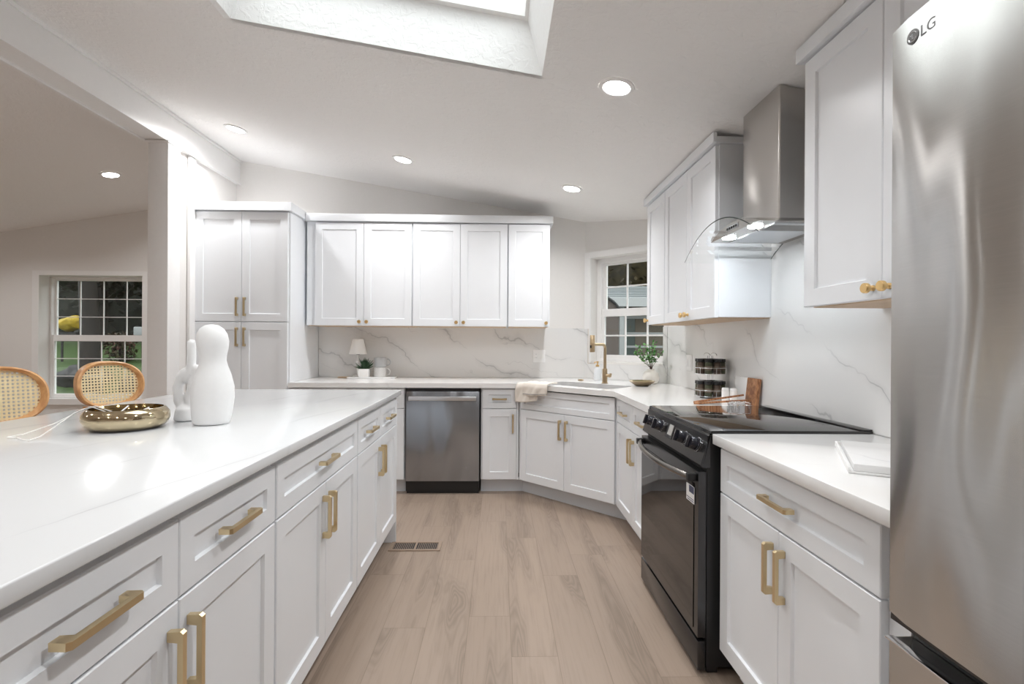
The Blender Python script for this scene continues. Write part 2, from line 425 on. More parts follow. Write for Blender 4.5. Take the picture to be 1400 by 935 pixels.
# casing (sides, head) on the room side
mb = MB(); dbox(mb, .004, WT0, -.018, -.0005, WZ0 + .31, WZ1 + .055); dbox(mb, WT0, WT1 + .045, -.018, -.0005, WZ1, WZ1 + .055)
dbox(mb, .045, WT0, -.012, -.0005, WZ0 - .02, WZ0 + .31)
struct(mb.build('trim_6', 'trimw', smooth=0))

def sash_window(name, put, u0, u1, z0, z1, zrail, cols, rows_low, rows_up, depth, fr=.05, mun=.014, s=.03, rt=.07):
    """double hung window: put(mb, u0, u1, d0, d1, z0, z1) adds a box; parts: frame, two sashes, panes"""
    mb = MB(); d = depth
    put(mb, u0, u0 + fr, d, d + .07, z0, z1); put(mb, u1 - fr, u1, d, d + .07, z0, z1); put(mb, u0 + fr, u1 - fr, d, d + .07, z0, z0 + fr * .6); put(mb, u0 + fr, u1 - fr, d, d + .07, z1 - fr * .8, z1)
    root = struct(mb.build(name, 'trimw', smooth=0))
    for a, b, rows, dd, bot, top in ((z0 + fr * .6, zrail + rt / 2, rows_low, d + .012, .034, rt), (zrail - rt / 2, z1 - fr * .8, rows_up, d + .042, rt, .024)):
        mb = MB(); x0, x1 = u0 + fr, u1 - fr
        put(mb, x0, x0 + s, dd, dd + .025, a, b); put(mb, x1 - s, x1, dd, dd + .025, a, b)
        put(mb, x0 + s, x1 - s, dd, dd + .025, a, a + bot); put(mb, x0 + s, x1 - s, dd, dd + .025, b - top, b)
        sash = mb.build('sash', 'trimw', root, smooth=0)
        gx0, gx1, gz0, gz1 = x0 + s, x1 - s, a + bot, b - top
        mb = MB()
        for i in range(1, cols): x = gx0 + (gx1 - gx0) * i / cols; put(mb, x - mun / 2, x + mun / 2, dd + .006, dd + .018, gz0, gz1)
        for i in range(1, rows): z = gz0 + (gz1 - gz0) * i / rows; put(mb, gx0, gx1, dd + .0065, dd + .0175, z - mun / 2, z + mun / 2)
        mb.build('muntin', 'trimw', sash, smooth=0)
        mb = MB(); put(mb, gx0 - .004, gx1 + .004, dd + .010, dd + .014, gz0 - .004, gz1 + .004); mb.build('glass_pane', 'glass', sash, smooth=0)
    return root
sash_window('window_1', dbox, WT0 + .001, .900, WZ0 + .001, WZ1 - .001, 1.54, 3, 2, 2, .10, .048)

# dining window wall
DX0, DX1, DZ0, DZ1 = -5.195, -4.05, .575, 1.98
mb = MB()
mb.box(XL, DX0, YD, YD + .16, 0, 2.5); mb.box(DX1, -2.495, YD, YD + .16, 0, ZR - .02); mb.box(DX0, DX1, YD, YD + .16, 0, DZ0); mb.box(DX0, DX1, YD, YD + .16, DZ1, 2.5)
mb.prism([(XL, 2.5), (-2.61, 2.5), (-2.61, ZR), (XL, zc(XL))] if zc(XL) > 2.5 else [(XL + (2.5 - zc(XL)) / SL, 2.5), (DX1, 2.5), (DX1, zc(DX1) + .03)], YD, YD + .16, 'y')
struct(mb.build('wall_far', 'wall', smooth=0))
mb = MB(); mb.box(DX0 - .075, DX0, YD - .006, YD - .0005, DZ0 - .09, DZ1 + .05); mb.box(DX1, DX1 + .075, YD - .006, YD - .0005, DZ0 - .09, DZ1 + .05)
mb.box(DX0, DX1, YD - .006, YD - .0005, DZ1, DZ1 + .05); mb.box(DX0, DX1, YD - .03, YD - .0005, DZ0 - .06, DZ0 + .012, .004)
struct(mb.build('trim_7', 'trimw', smooth=0))
def xbox(mb, u0, u1, d0, d1, z0, z1): mb.box(u0, u1, YD + d0, YD + d1, z0, z1); return mb
sash_window('window_2', xbox, DX0 + .002, -4.045, DZ0 + .002, DZ1 - .002, 1.27, 4, 3, 3, .13, .022, .008, .022, .072)
mb = MB(); mb.box(XL + .001, -2.64, YD - .015, YD - .001, .001, .1); struct(mb.build('baseboard_far', 'trimw', smooth=0))

# ------------------------------------------------------------------ cabinet builders
def door_mesh(x0, x1, z0, z1, y=0.0, rail=.062, t=.02, rec=.009):
    g = .0016; x0 += g; x1 -= g; z0 += g; z1 -= g
    return MB().rects([(x0, x1, z0, z1, y + t), (x0, x1, z0, z1, y + .0022), (x0 + .0022, x1 - .0022, z0 + .0022, z1 - .0022, y),
                       (x0 + rail, x1 - rail, z0 + rail, z1 - rail, y), (x0 + rail + .003, x1 - rail - .003, z0 + rail + .003, z1 - rail - .003, y + rec)])
def pull_mesh(cx, cz, L, vert, y=0.0, wd=.0125):
    """square bridge pull: U outline along its length, standing out towards -y"""
    h, a, b = .031, .012, L / 2
    out = [(-b, 0), (-b - .001, h - .006), (-b + .004, h), (b - .004, h), (b + .001, h - .006), (b, 0), (b - .019, 0), (b - .021, h - .011), (-b + .021, h - .011), (-b + .019, 0)]
    # split into convex strips: post, bar, post
    mb = MB()
    def P(u, o, s): return (cx + s, y - o, cz + u) if vert else (cx + u, y - o, cz + s)
    for poly in ([out[0], out[1], out[2], (-b + .021, h), out[8], out[9]], [(-b + .021, h), (b - .021, h), out[7], out[8]], [(b - .021, h), out[3], out[4], out[5], out[6], out[7]]):
        mb.loft([[P(u, o, -wd / 2) for u, o in poly], [P(u, o, wd / 2) for u, o in poly]])
    bmesh.ops.remove_doubles(mb.bm, verts=mb.bm.verts, dist=.0004)
    return mb
def knob_mesh(cx, cz, y=0.0):
    m = T(cx, y, cz) @ rot('X', 90)
    return MB().lathe([(.009, 0), (.009, .006), (.006, .009), (.006, .016), (.0145, .019), (.0155, .021), (.0155, .030), (.0145, .032)], 20, mat=m)
def add_door(root, x0, x1, z0, z1, handle=None, name='door', y=0.0, pl=.152, rail=.062):
    d = door_mesh(x0, x1, z0, z1, y, rail).build(name, 'cab', root)
    if handle:
        kind = handle[0]
        if kind == 'v': hx = x0 + .031 if handle[1] == 'l' else x1 - .031; zz = z1 - .045 - pl / 2 if handle[2] == 't' else z0 + .045 + pl / 2; pull_mesh(hx, zz, pl, True, y).build('handle', 'brass', d)
        if kind == 'h': pull_mesh((x0 + x1) / 2, (z0 + z1) / 2, min(pl, (x1 - x0) * .5), False, y).build('handle', 'brass', d)
        if kind == 'k': hx = x0 + .032 if handle[1] == 'l' else x1 - .032; knob_mesh(hx, z0 + .035, y).build('knob', 'knobbrass', d)
    return d
def base_cabinet(label, loc, rz, width, depth, drawers, doors, zb=.118, zs=.704, zt_=.866, ztop=.8745, rails=.062, hollow=False, group=None, stile=None, toe=(.001, .001)):
    r = thing('base_cabinet', label, 'cabinet', loc, rz, group)
    mb = MB()
    if hollow:
        mb.box(.001, .019, .0205, depth, zb, ztop); mb.box(width - .019, width - .001, .0205, depth, zb, ztop); mb.box(.019, width - .019, .0205, depth, zb, zb + .018); mb.box(.019, width - .019, .0205, .04, zb + .018, zs + .05)
        mb.box(.019, width - .019, depth - .012, depth, zb + .018, zs)
    else: mb.box(.001, width - .001, .0205, depth, zb, ztop)
    if stile: mb.box(stile[0], stile[1], .002, .0203, zb, ztop)
    mb.build('carcass', 'cab', r, smooth=0)
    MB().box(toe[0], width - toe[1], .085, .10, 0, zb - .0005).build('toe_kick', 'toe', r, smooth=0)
    for dw in drawers:
        d = door_mesh(dw[0], dw[1], zs + .001, zt_, 0, dw[3] if len(dw) > 3 else .045).build('drawer' if dw[2] else 'panel', 'cab', r)
        if dw[2]: pull_mesh((dw[0] + dw[1]) / 2, (zs + zt_) / 2, min(.152, (dw[1] - dw[0]) * .42), False).build('handle', 'brass', d)
    for a, b, side in doors: add_door(r, a, b, zb, zs - .001, ('v', side, 't'), rail=rails)
    return r
def wall_cabinet(label, loc, rz, width, depth, z0, z1, doors, group=None, wood_under=True):
    r = thing('wall_cabinet', label, 'cabinet', loc, rz, group)
    MB().box(.0008, width - .0008, .0205, depth, z0 + .004, z1).build('carcass', 'cab', r, smooth=0)
    if wood_under: MB().box(.012, width - .012, .035, depth - .005, z0 - .001, z0 + .0038).build('bottom_panel', 'tan', r, smooth=0)
    for a, b, side in doors: add_door(r, a, b, z0, z1 - .004, ('k', side))
    return r

# ------------------------------------------------------------------ back run
FY, FX = 4.165, .825                     # door faces of the back run and the right run
PX0, PX1 = -2.485, -1.712
r = thing('pantry_cabinet', 'tall white two-tier pantry cabinet with four brass bar handles', 'cabinet', (PX0, FY, 0))
pw = PX1 - PX0
MB().box(.001, pw - .001, .0205, YB - FY - .003, .118, 2.31).build('carcass', 'cab', r, smooth=0)
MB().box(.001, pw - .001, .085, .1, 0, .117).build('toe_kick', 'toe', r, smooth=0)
add_door(r, .012, pw / 2, 1.408, 2.305, ('v', 'r', 'b')); add_door(r, pw / 2, pw - .012, 1.408, 2.305, ('v', 'l', 'b'))
add_door(r, .012, pw / 2, .118, 1.404, ('v', 'r', 't')); add_door(r, pw / 2, pw - .012, .118, 1.404, ('v', 'l', 't'))
MB().prism([(-.004, 2.311), (-.028, 2.311), (-.028, 2.378), (-.004, 2.378)], .0, pw + .022, 'x').box(pw - .001, pw + .022, -.0039, YB - FY - .003, 2.311, 2.378).box(.001, pw - .0011, -.0039, .3, 2.311, 2.33).build('crown', 'cab', r)
base_cabinet('white base cabinet with two drawers left of the dishwasher', (-1.709, FY, 0), 0, .94, .66, [(.004, .47, 1), (.47, .936, 1)], [(.004, .47, 'r'), (.47, .936, 'l')])
base_cabinet('narrow white base cabinet right of the dishwasher', (-.145, FY, 0), 0, .3135, .66, [(.012, .295, 1)], [(.012, .295, 'r')], stile=(.2965, .3125), toe=(.001, -.043))
# dishwasher
r = thing('dishwasher', 'stainless steel dishwasher with a flat bar handle', 'dishwasher', (-.7615, FY, 0)); dwid = .608
MB().box(.001, dwid - .001, .02, .62, .02, .868).build('body', 'black', r, smooth=0)
MB().box(.003, dwid - .003, -.010, .0195, .108, .846, .004).build('door', 'dish', r)
MB().box(.006, dwid - .006, .002, .0195, .848, .868).build('control_strip', 'black', r, smooth=0)
MB().box(.006, dwid - .006, .03, .045, .0, .104).build('toe_kick', 'black', r, smooth=0)
mb = MB(); mb.box(.028, dwid - .028, -.046, -.030, .772, .808, .005); mb.box(.05, .075, -.030, -.011, .78, .80); mb.box(dwid - .075, dwid - .05, -.030, -.011, .78, .80)
mb.build('handle', 'bar', r)
# sink base on the diagonal
SBW = .655 * sqrt(2)
base_cabinet('wide white diagonal corner cabinet under the sink', (.17 + .0015, FY - .0015, 0), -45, SBW - .004, .60, [(.012, SBW - .016, 0, .042)], [(.012, SBW / 2, 'r'), (SBW / 2, SBW - .016, 'l')], hollow=True, stile=(.0012, .0105), toe=(-.034, -.034))
# right run beyond the range
base_cabinet('white base cabinet with two small drawers between sink cabinet and range', (FX, 3.506, 0), -90, .855, .60, [(.006, .425, 1), (.425, .849, 1)], [(.006, .425, 'r'), (.425, .849, 'l')], toe=(-.036, .001))
# right run near the refrigerator
base_cabinet('white base cabinet with one wide drawer between range and refrigerator', (FX, 1.868, 0), -90, .86, .60, [(.014, .803, 1, .05)], [(.014, .405, 'r'), (.405, .803, 'l')])

# ------------------------------------------------------------------ island
IX, IZ = -.635, .949
zz = dict(zb=.135, zs=.738, zt_=.899, ztop=.9175)
def isl(label, y0, y1, drawers, doors): base_cabinet(label, (IX, y0, 0), 90, y1 - y0, .61, drawers, doors, **zz)
isl('island cabinet nearest the viewer, two drawers over two doors', .585, 1.462, [(.004, .4395, 1, .05), (.4395, .873, 1, .05)], [(.004, .4395, 'r'), (.4395, .873, 'l')])
isl('middle island cabinet with one wide drawer over two doors', 1.463, 2.30, [(.004, .833, 1, .05)], [(.004, .4185, 'r'), (.4185, .833, 'l')])
isl('island cabinet farthest from the viewer, two small drawers over two doors', 2.301, 3.16, [(.004, .43, 1, .045), (.43, .855, 1, .045)], [(.004, .43, 'r'), (.43, .855, 'l')])
r = thing('island_back_panel', 'white panelling on the seating side and end of the island', 'panel', (0, 0, 0))
mb = MB(); mb.box(-1.50, -1.2475, .585, 3.1615, 0, .9175); mb.build('back_panel', 'cab', r, smooth=0)
MB().box(-1.50, IX - .001, 3.162, 3.183, 0, .9175, .002).build('end_panel', 'cab', r)
tag(MB().box(-1.84, -.613, .5, 3.205, .9185, IZ, .004, seg=3).build('island_worktop', 'island'), 'large white quartz worktop with faint grey veins on the island', 'countertop')

# ------------------------------------------------------------------ worktops, sink
def a_b(a, b): q = sqrt(.5); return ((a + b) * q, (b - a) * q)     # a along the diagonal, b out from the camera
AC = (.17 - FY + FX - 3.51) / 2 / sqrt(2)
def rrect(a0, a1, b0, b1, r, n=6):
    pts = []
    for cx, cy, s in ((a1 - r, b1 - r, 0), (a0 + r, b1 - r, 90), (a0 + r, b0 + r, 180), (a1 - r, b0 + r, 270)):
        for k in range(n + 1): t = radians(s + 90 * k / n); pts.append((cx + r * cos(t), cy + r * sin(t)))
    return pts
SA0, SA1, SB0, SB1 = AC - .345, AC + .345, 3.165, 3.52
outer = [(-1.709, FY - .025), (.16, FY - .025), (FX - .02, 3.495), (FX - .02, 2.655), (XR - .013, 2.655), (XR - .013, YC - .008), (XC - .006, YB - .013), (-1.709, YB - .013)]
hole = [a_b(a, b) for a, b in rrect(SA0, SA1, SB0, SB1, .06)]
bm = bmesh.new(); Z1 = .914; Z0 = .876
es = []
for loop in (outer, hole):
    vs = [bm.verts.new((x, y, Z1)) for x, y in loop]; es += [bm.edges.new((vs[i], vs[(i + 1) % len(vs)])) for i in range(len(vs))]
bmesh.ops.triangle_fill(bm, use_beauty=True, use_dissolve=False, edges=es)
for f in list(bm.faces):                                              # no face may cover the sink opening
    c = f.calc_center_median(); q = sqrt(.5); a, b = (c.x - c.y) * q, (c.x + c.y) * q
    if SA0 < a < SA1 and SB0 < b < SB1 and all(any((v.co.xy - Vector(h)).length < 1e-4 for h in hole) for v in f.verts): bm.faces.remove(f)
g = bmesh.ops.extrude_face_region(bm, geom=list(bm.faces))
bmesh.ops.translate(bm, verts=[v for v in g['geom'] if isinstance(v, bmesh.types.BMVert)], vec=(0, 0, Z0 - Z1))
mb = MB(); mb.bm.free(); mb.bm = bm
tag(mb.build('worktop', 'counter', smooth=0), 'long angled white quartz worktop running around the sink to the range', 'countertop')
mb = MB(); mb.box(FX - .02, XR - .013, .985, 1.879, Z0, Z1, .003); tag(mb.build('worktop', 'counter'), 'short white quartz worktop between range and refrigerator', 'countertop')
r = thing('kitchen_sink', 'undermount steel sink basin set in the angled worktop', 'sink', (0, 0, 0))
mb = MB(); mb.loft([[(*a_b(a, b), z) for a, b in rrect(SA0 + e, SA1 - e, SB0 + e, SB1 - e, max(.02, .06 - e))] for e, z in ((-.015, .8755), (.001, .8755), (.006, .86), (.01, .72), (.03, .705))], cap0=False)
mb.build('basin', 'steel', r, recalc=False)
x, y = a_b(AC, 3.35); MB().lathe([(.045, .7065), (.04, .7095), (.02, .708)], 20, (x, y, 0)).build('drain', 'chrome', r)

# ------------------------------------------------------------------ marble backsplash

def slab(lb, poly, a0, a1, axis): return tag(MB().prism(poly, a0, a1, axis).build('backsplash', 'marble', smooth=0), lb, 'backsplash')
slab('grey-veined marble backsplash under the row of wall cabinets, behind the lamp and mugs', [(-1.709, .915), (XC - .005, .915), (XC - .005, 1.390), (-1.709, 1.390)], YB - .0125, YB - .001, 'y')
slab('grey-veined marble backsplash behind the range and range hood', [(.99, .915), (YC - .005, .915), (YC - .005, 1.392), (2.613, 1.392), (2.613, 2.31), (1.852, 2.31), (1.852, 1.392), (.99, 1.392)], XR - .0125, XR - .001, 'x')
r = thing('backsplash', 'marble backsplash around the sink window with a thin bronze edge', 'backsplash')
mb = MB(); dbox(mb, .005, .0445, -.0125, -.001, .915, 1.390); dbox(mb, .0445, WT1 + .0, -.0125, -.001, .915, WZ0 - .021); dbox(mb, WT1, TL - .008, -.0125, -.001, .915, 1.392)
mb.build('marble_panel', 'marble', r, smooth=0)
mb = MB(); dbox(mb, .0445, .0475, -.0135, -.001, WZ0 - .021, 1.390); dbox(mb, .0445, .12, -.0135, -.001, WZ0 - .0209, WZ0 - .018); dbox(mb, .003, .0475, -.0135, -.001, 1.390, 1.393)
mb.build('edge_trim', 'bronze', r, smooth=0)

# ------------------------------------------------------------------ wall cabinets
UZ0, UZ1, UY = 1.389, 2.30, 4.46
ud = YB - UY - .002
wall_cabinet('white wall cabinet with two doors nearest the pantry', (-1.690, UY, 0), 0, .925, ud, UZ0, UZ1, [(.075, .5, 'r'), (.5, .922, 'l')])
wall_cabinet('middle white wall cabinet with two doors above the dishwasher', (-.764, UY, 0), 0, .839, ud, UZ0, UZ1, [(.003, .4195, 'r'), (.4195, .836, 'l')])
wall_cabinet('narrow white wall cabinet with one door at the end beside the window', (.076, UY, 0), 0, .374, ud, UZ0, UZ1, [(.004, .370, 'r')])
mb = MB(); mb.box(-1.688, .472, UY - .026, UY - .002, 2.302, 2.366, .002); mb.box(.4505, .472, UY - .002, YB - .002, 2.302, 2.366); mb.box(-1.687, .45, UY - .002, UY + .2, 2.302, 2.32)
tag(mb.build('crown_molding', 'cab'), 'flat white crown board along the wall cabinets above the dishwasher', 'molding')
RX = 1.13
wall_cabinet('narrow white wall cabinet with one door beside the sink window', (RX, 3.838, 0), -90, .411, XR - RX - .002, UZ0, UZ1, [(.004, .409, 'l')])
wall_cabinet('tall white wall cabinet with two doors beside the range hood', (RX, 3.426, 0), -90, .81, XR - RX - .002, UZ0, UZ1, [(.003, .405, 'r'), (.405, .806, 'l')])
wall_cabinet('white wall cabinet above the counter beside the refrigerator', (RX, 1.851, 0), -90, .775, XR - RX - .002, UZ0, UZ1, [(.004, .388, 'r'), (.388, .771, 'l')])
for y0, y1, lb in ((2.596, 3.858, 'white crown board on the cabinets between window and range hood'), (1.05, 1.868, 'white crown board on the cabinet beside the refrigerator')):
    mb = MB(); mb.box(RX - .022, RX - .001, y0, y1, 2.302, 2.355, .002); mb.box(RX - .001, RX + .18, y0 + .001, y0 + .02, 2.302, 2.332); mb.box(RX - .001, RX + .18, y1 - .02, y1 - .001, 2.302, 2.332); mb.box(RX - .001, RX + .2, y0 + .02, y1 - .02, 2.302, 2.312)
    tag(mb.build('crown_molding', 'cab'), lb, 'molding')

# ------------------------------------------------------------------ range
RY0, RY1, RCY = 1.884, 2.648, 2.266
r = thing('range', 'black slide-in electric range with a glass cooktop', 'range', (0, 0, 0))
MB().box(.79, XR - .02, RY0 + .003, RY1 - .003, .03, .905).build('body', 'black', r, smooth=0)
MB().box(.803, XR - .0135, RY0, RY1, .906, .924, .003).box(XR - .06, XR - .0135, RY0 + .002, RY1 - .002, .9241, .929, .002).build('cooktop', 'blackglass', r)
pan = [(.804, .923), (.762, .795), (.772, .785), (.80, .785), (.80, .923)]
MB().prism([(a, b) for a, b in pan], RY0, RY1, 'y').build('control_panel', 'blackmetal', r, smooth=0)
# panel frame: local x along -Y, y into the panel, z up the slope
pn = Vector((.042, 0, .128)).normalized(); inn = Vector((.128, 0, -.042)).normalized()
PM = Matrix(((0, inn.x, pn.x, .762), (-1, 0, 0, RCY), (0, inn.z, pn.z, .795), (0, 0, 0, 1)))
for yy in (2.53, 2.392, 2.092, 1.957):
    m = PM @ T(RCY - yy, 0, .066) @ rot('X', 90)
    k = MB().lathe([(.027, .001), (.027, .008), (.024, .010), (.0235, .034), (.0215, .037)], 24, mat=m).box(-.006, .006, -.023, .023, .034, .050, .002, mat=m).build('knob', 'knobblack', r)
    MB().lathe([(.0285, .0012), (.0285, .0045), (.0272, .005)], 24, mat=m).box(-.0015, .0015, .004, .021, .050, .0508, mat=m).box(-.0015, .0015, .031, .05, .0005, .002, mat=m).build('chrome_mark', 'chrome', k)
MB().box(-.052, .032, -.002, -.0003, .03, .102, mat=PM).build('display_panel', 'black', r, smooth=0)
MB().box(-.03, .022, -.003, -.0021, .045, .092, mat=PM).build('display', 'screen', r, smooth=0)
MB().prism([(.757, .768), (.757, .142), (.787, .142), (.787, .768)], RY0 + .004, RY1 - .004, 'y').build('oven_door', 'blackmetal', r, smooth=0)
MB().box(.7545, .7568, RY0 + .045, RY1 - .02, .16, .715).build('door_glass', 'blackglass', r, smooth=0)
pts = []; rad = []
for i in range(25):
    t = i / 24; yy = RY0 + .03 + (RY1 - RY0 - .06) * t; bow = sin(pi * min(1, max(0, t))) ** .7
    pts.append((.748 - .058 * bow, yy, .742)); rad.append(.0125)
mb = MB(); mb.tube(pts, .0125, 12, radii=rad); hd = mb.build('handle', 'handle', r)
mb = MB(); mb.box(.722, .757, RY0 + .018, RY0 + .042, .728, .757, .003); mb.build('end_cap', 'black', hd)
MB().box(.722, .757, RY1 - .042, RY1 - .018, .728, .757, .003).build('end_cap', 'black', hd)
MB().box(.757, .787, RY0 + .004, RY1 - .004, .018, .128, .003).build('storage_drawer', 'blackmetal', r)
for x, y in ((.80, RY0 + .02), (.80, RY1 - .06), (1.3, RY0 + .02), (1.3, RY1 - .06)): MB().box(x, x + .04, y, y + .04, 0, .0295).build('foot', 'black', r, smooth=0)
lb = MB().box(.7528, .7544, RY0 + .035, RY0 + .115, .635, .70).build('energy_label', 'plate', r, smooth=0); lb['label'] = 'white and navy sticker hanging on the oven door'
MB().box(.7522, .7527, RY0 + .036, RY0 + .085, .672, .699).box(.7522, .7527, RY0 + .04, RY0 + .11, .648, .651).box(.7522, .7527, RY0 + .04, RY0 + .10, .640, .643).build('print', 'navy', lb, smooth=0)

# ------------------------------------------------------------------ range hood
HY = 2.265
r = thing('range_hood', 'stainless chimney range hood with a curved glass canopy', 'hood', (0, 0, 0))
cx0, cx1 = 1.18, XR - .014
mb = MB(); y0, y1 = 2.105, 2.425
mb.loft([[(cx0, y0, 1.778), (cx1, y0, 1.778), (cx1, y1, 1.778), (cx0, y1, 1.778)], [(cx0, y0, zc(cx0) - .004), (cx1, y0, zc(cx1) - .004), (cx1, y1, zc(cx1) - .004), (cx0, y1, zc(cx0) - .004)]])
bmesh.ops.bevel(mb.bm, geom=[e for e in mb.bm.edges if abs((e.verts[0].co - e.verts[1].co).normalized().z) > .9], offset=.008, segments=3, profile=.5, affect='EDGES')
ch = mb.build('chimney', 'hood', r); MB().box(1.36, 1.37, y0 - .001, y0, 2.17, 2.20).build('vent_slot', 'black', ch, smooth=0)
def gz(y, k=.90): return 1.812 - k * (y - HY) ** 2
seg = 28; hw = .38
body = [(HY - .235 + .47 * i / 16, gz(HY - .235 + .47 * i / 16) - .004) for i in range(17)]
MB().prism([(HY + .235, 1.757), (HY - .235, 1.757)] + body, 1.058, XR - .014, 'x').build('body', 'hood', r, smooth=20)
mb = MB(); ys = [HY - hw + 2 * hw * i / seg for i in range(seg + 1)]
gx0, gx1 = .98, XR - .014
def gl(x, y, z): return (x, y, z)
for i in range(seg):
    a, b = ys[i], ys[i + 1]; t = .005
    mb.mi = 0; mb.quad((gx0, a, gz(a)), (gx0, b, gz(b)), (gx1, b, gz(b)), (gx1, a, gz(a)))
    mb.mi = 1; mb.quad((gx0, a, gz(a) - t), (gx0, b, gz(b) - t), (gx0, b, gz(b)), (gx0, a, gz(a)))
    mb.quad((gx1, a, gz(a) - t), (gx1, b, gz(b) - t), (gx1, b, gz(b)), (gx1, a, gz(a)))
mb.mi = 0
for a in (ys[0], ys[-1]): mb.quad((gx0, a, gz(a) - .005), (gx1, a, gz(a) - .005), (gx1, a, gz(a)), (gx0, a, gz(a)))
mb.build('glass_canopy', ['hoodglass', 'glassedge'], r)
MB().box(1.0555, 1.0575, HY - .055, HY + .055, 1.772, 1.792).build('button_strip', 'bar', r, smooth=0)
mb = MB()
for k in range(5): mb.box(1.0525, 1.055, HY - .045 + .021 * k, HY - .033 + .021 * k, 1.777, 1.787, .0008)
mb.build('button', 'black', r)
for yy in (2.385, 2.14):
    MB().lathe([(.03, 1.7545), (.03, 1.7568)], 24, (1.098, yy, 0)).build('lamp', 'led', r)
MB().box(1.14, XR - .06, HY - .2, HY + .2, 1.753, 1.7565).build('grease_filter', 'bar', r, smooth=0)

# ------------------------------------------------------------------ refrigerator
FR0, FR1, FRX, FZ = .02, .926, .722, 1.836
r = thing('refrigerator', 'stainless french-door refrigerator on the right', 'refrigerator', (0, 0, 0))
MB().box(FRX + .075, XR - .02, FR0 + .004, FR1 - .004, .02, FZ - .02, .004).build('body', 'logo', r)
def fdoor(nm, y0, y1, z0, z1):
    n = 10; sec = []
    for i in range(n + 1):
        t = i / n; sec.append((FRX + .006 * (2 * t - 1) ** 2 + (.006 if i in (0, n) else 0), y0 + (y1 - y0) * t))
    sec += [(FRX + .07, y1), (FRX + .07, y0)]
    return MB().prism(sec, z0, z1, 'z').build(nm, 'fridge', r, smooth=30)
ym = (FR0 + FR1) / 2
d1 = fdoor('door', ym + .002, FR1, .757, FZ); fdoor('door', FR0, ym - .002, .757, FZ); fdoor('freezer_drawer', FR0, FR1, .06, .708)
MB().box(FRX + .012, FRX + .07, FR0 + .003, FR1 - .003, .7445, .7565).build('handle_recess', 'blackmetal', r, smooth=0)
MB().box(FRX + .055, FRX + .074, FR0 + .003, FR1 - .003, .709, .744).build('drawer_grip', 'black', r, smooth=0)
MB().box(FRX + .001, FRX + .018, FR0 + .003, FR1 - .002, .7085, .7125, .001).build('edge_trim', 'chrome', r)
MB().box(FRX + .03, FRX + .12, FR1 - .09, FR1 - .01, FZ + .001, FZ + .02, .004).build('hinge_cover', 'logo', r)
MB().box(FRX + .1, XR - .1, FR0 + .02, FR1 - .02, 0, .02).build('foot', 'black', r, smooth=0)
def text_mesh(body, size, mat, name, matrix, parent, depth=.0006):
    cu = bpy.data.curves.new(name, 'FONT'); cu.body = body; cu.size = size; cu.extrude = depth; cu.align_x = 'LEFT'; cu.space_character = 1.0
    to = bpy.data.objects.new(name, cu); COL.objects.link(to)
    me = bpy.data.meshes.new_from_object(to.evaluated_get(bpy.context.evaluated_depsgraph_get()))
    bpy.data.objects.remove(to); bpy.data.curves.remove(cu)
    me.transform(matrix); me.materials.clear(); me.materials.append(M[mat]); me.name = name
    o = bpy.data.objects.new(name, me); COL.objects.link(o); o.parent = parent; return o
bx = FRX + .0024
LM = Matrix(((0, 0, -1, bx), (-1, 0, 0, 0), (0, 1, 0, 0), (0, 0, 0, 1)))     # text x -> -Y, y -> Z, facing -X
text_mesh('LG', .027, 'logo', 'lettering', T(0, .8535, 1.786) @ LM, d1)
m = T(0, .869, 1.796) @ LM
mb = MB(); mb.lathe([(.0125, -.0012), (.0125, .0006), (.0105, .0008)], 28, mat=m)
em = mb.build('emblem', 'logo', d1); em['label'] = 'round grey face emblem'
mb = MB(); ring = [(.0085 * cos(radians(a)), .0085 * sin(radians(a)), .0009) for a in range(20, 345, 15)]
mb.tube([m @ Vector(p) for p in ring], .0006, 6); mb.tube([m @ Vector(p) for p in ((0, .0045, .0009), (0, -.004, .0009), (.0035, -.004, .0009))], .0006, 6); mb.lathe([(.0012, .0007), (.0012, .0011)], 10, mat=m @ T(-.004, .003, 0))
mb.build('emblem_line', 'bar', em)

# ------------------------------------------------------------------ lamps in the ceiling
def ceiling_lamp(x, y, label, group=None):
    sgn = 1 if x > -2.5 else -1
    r = thing('recessed_light', label, 'light', (x, y, zc(x) - .001), 0, group); r.rotation_euler = (0, math.atan(SL) * sgn, 0)
    MB().lathe([(.062, 0), (.062, -.005), (.066, -.008), (.082, -.006), (.085, 0)], 40, cap0=False, cap1=False).build('trim_ring', 'trimw', r)
    MB().lathe([(.0615, -.0005), (.0615, -.004), (.03, -.0048)], 40).build('lens', 'lens', r)
    ld = bpy.data.lights.new('lamp_light', 'AREA'); ld.shape = 'DISK'; ld.size = .12; ld.energy = LAMP; ld.spread = radians(150); ld.color = (.99, .993, 1.0)
    lo = bpy.data.objects.new('lamp_light', ld); COL.objects.link(lo); lo.parent = r; lo.location = (0, 0, -.007)
ceiling_lamp(-2.04, 3.95, 'round recessed light near the beam, leftmost of the kitchen ceiling')
ceiling_lamp(-.757, 3.96, 'round recessed light above the wall cabinets, middle of the far row')
ceiling_lamp(.562, 3.93, 'round recessed light in front of the sink window')
ceiling_lamp(.548, 2.365, 'largest round recessed light, near the skylight and range hood')
ceiling_lamp(-3.62, 4.79, 'round recessed light in the dining area ceiling beyond the beam')
for i, (x, y) in enumerate(((.55, .75), (-2.04, .75), (-2.04, -1.2), (-.75, -1.2), (.55, -1.2), (-5.5, 4.6), (-3.9, 1.6), (-5.5, 1.6), (-3.9, -1.4))):  # unseen lamps added off frame to fill the room with light
    ceiling_lamp(x, y, 'unseen round recessed light added as fill, out of the frame', 'unseen fill lights added out of the frame')

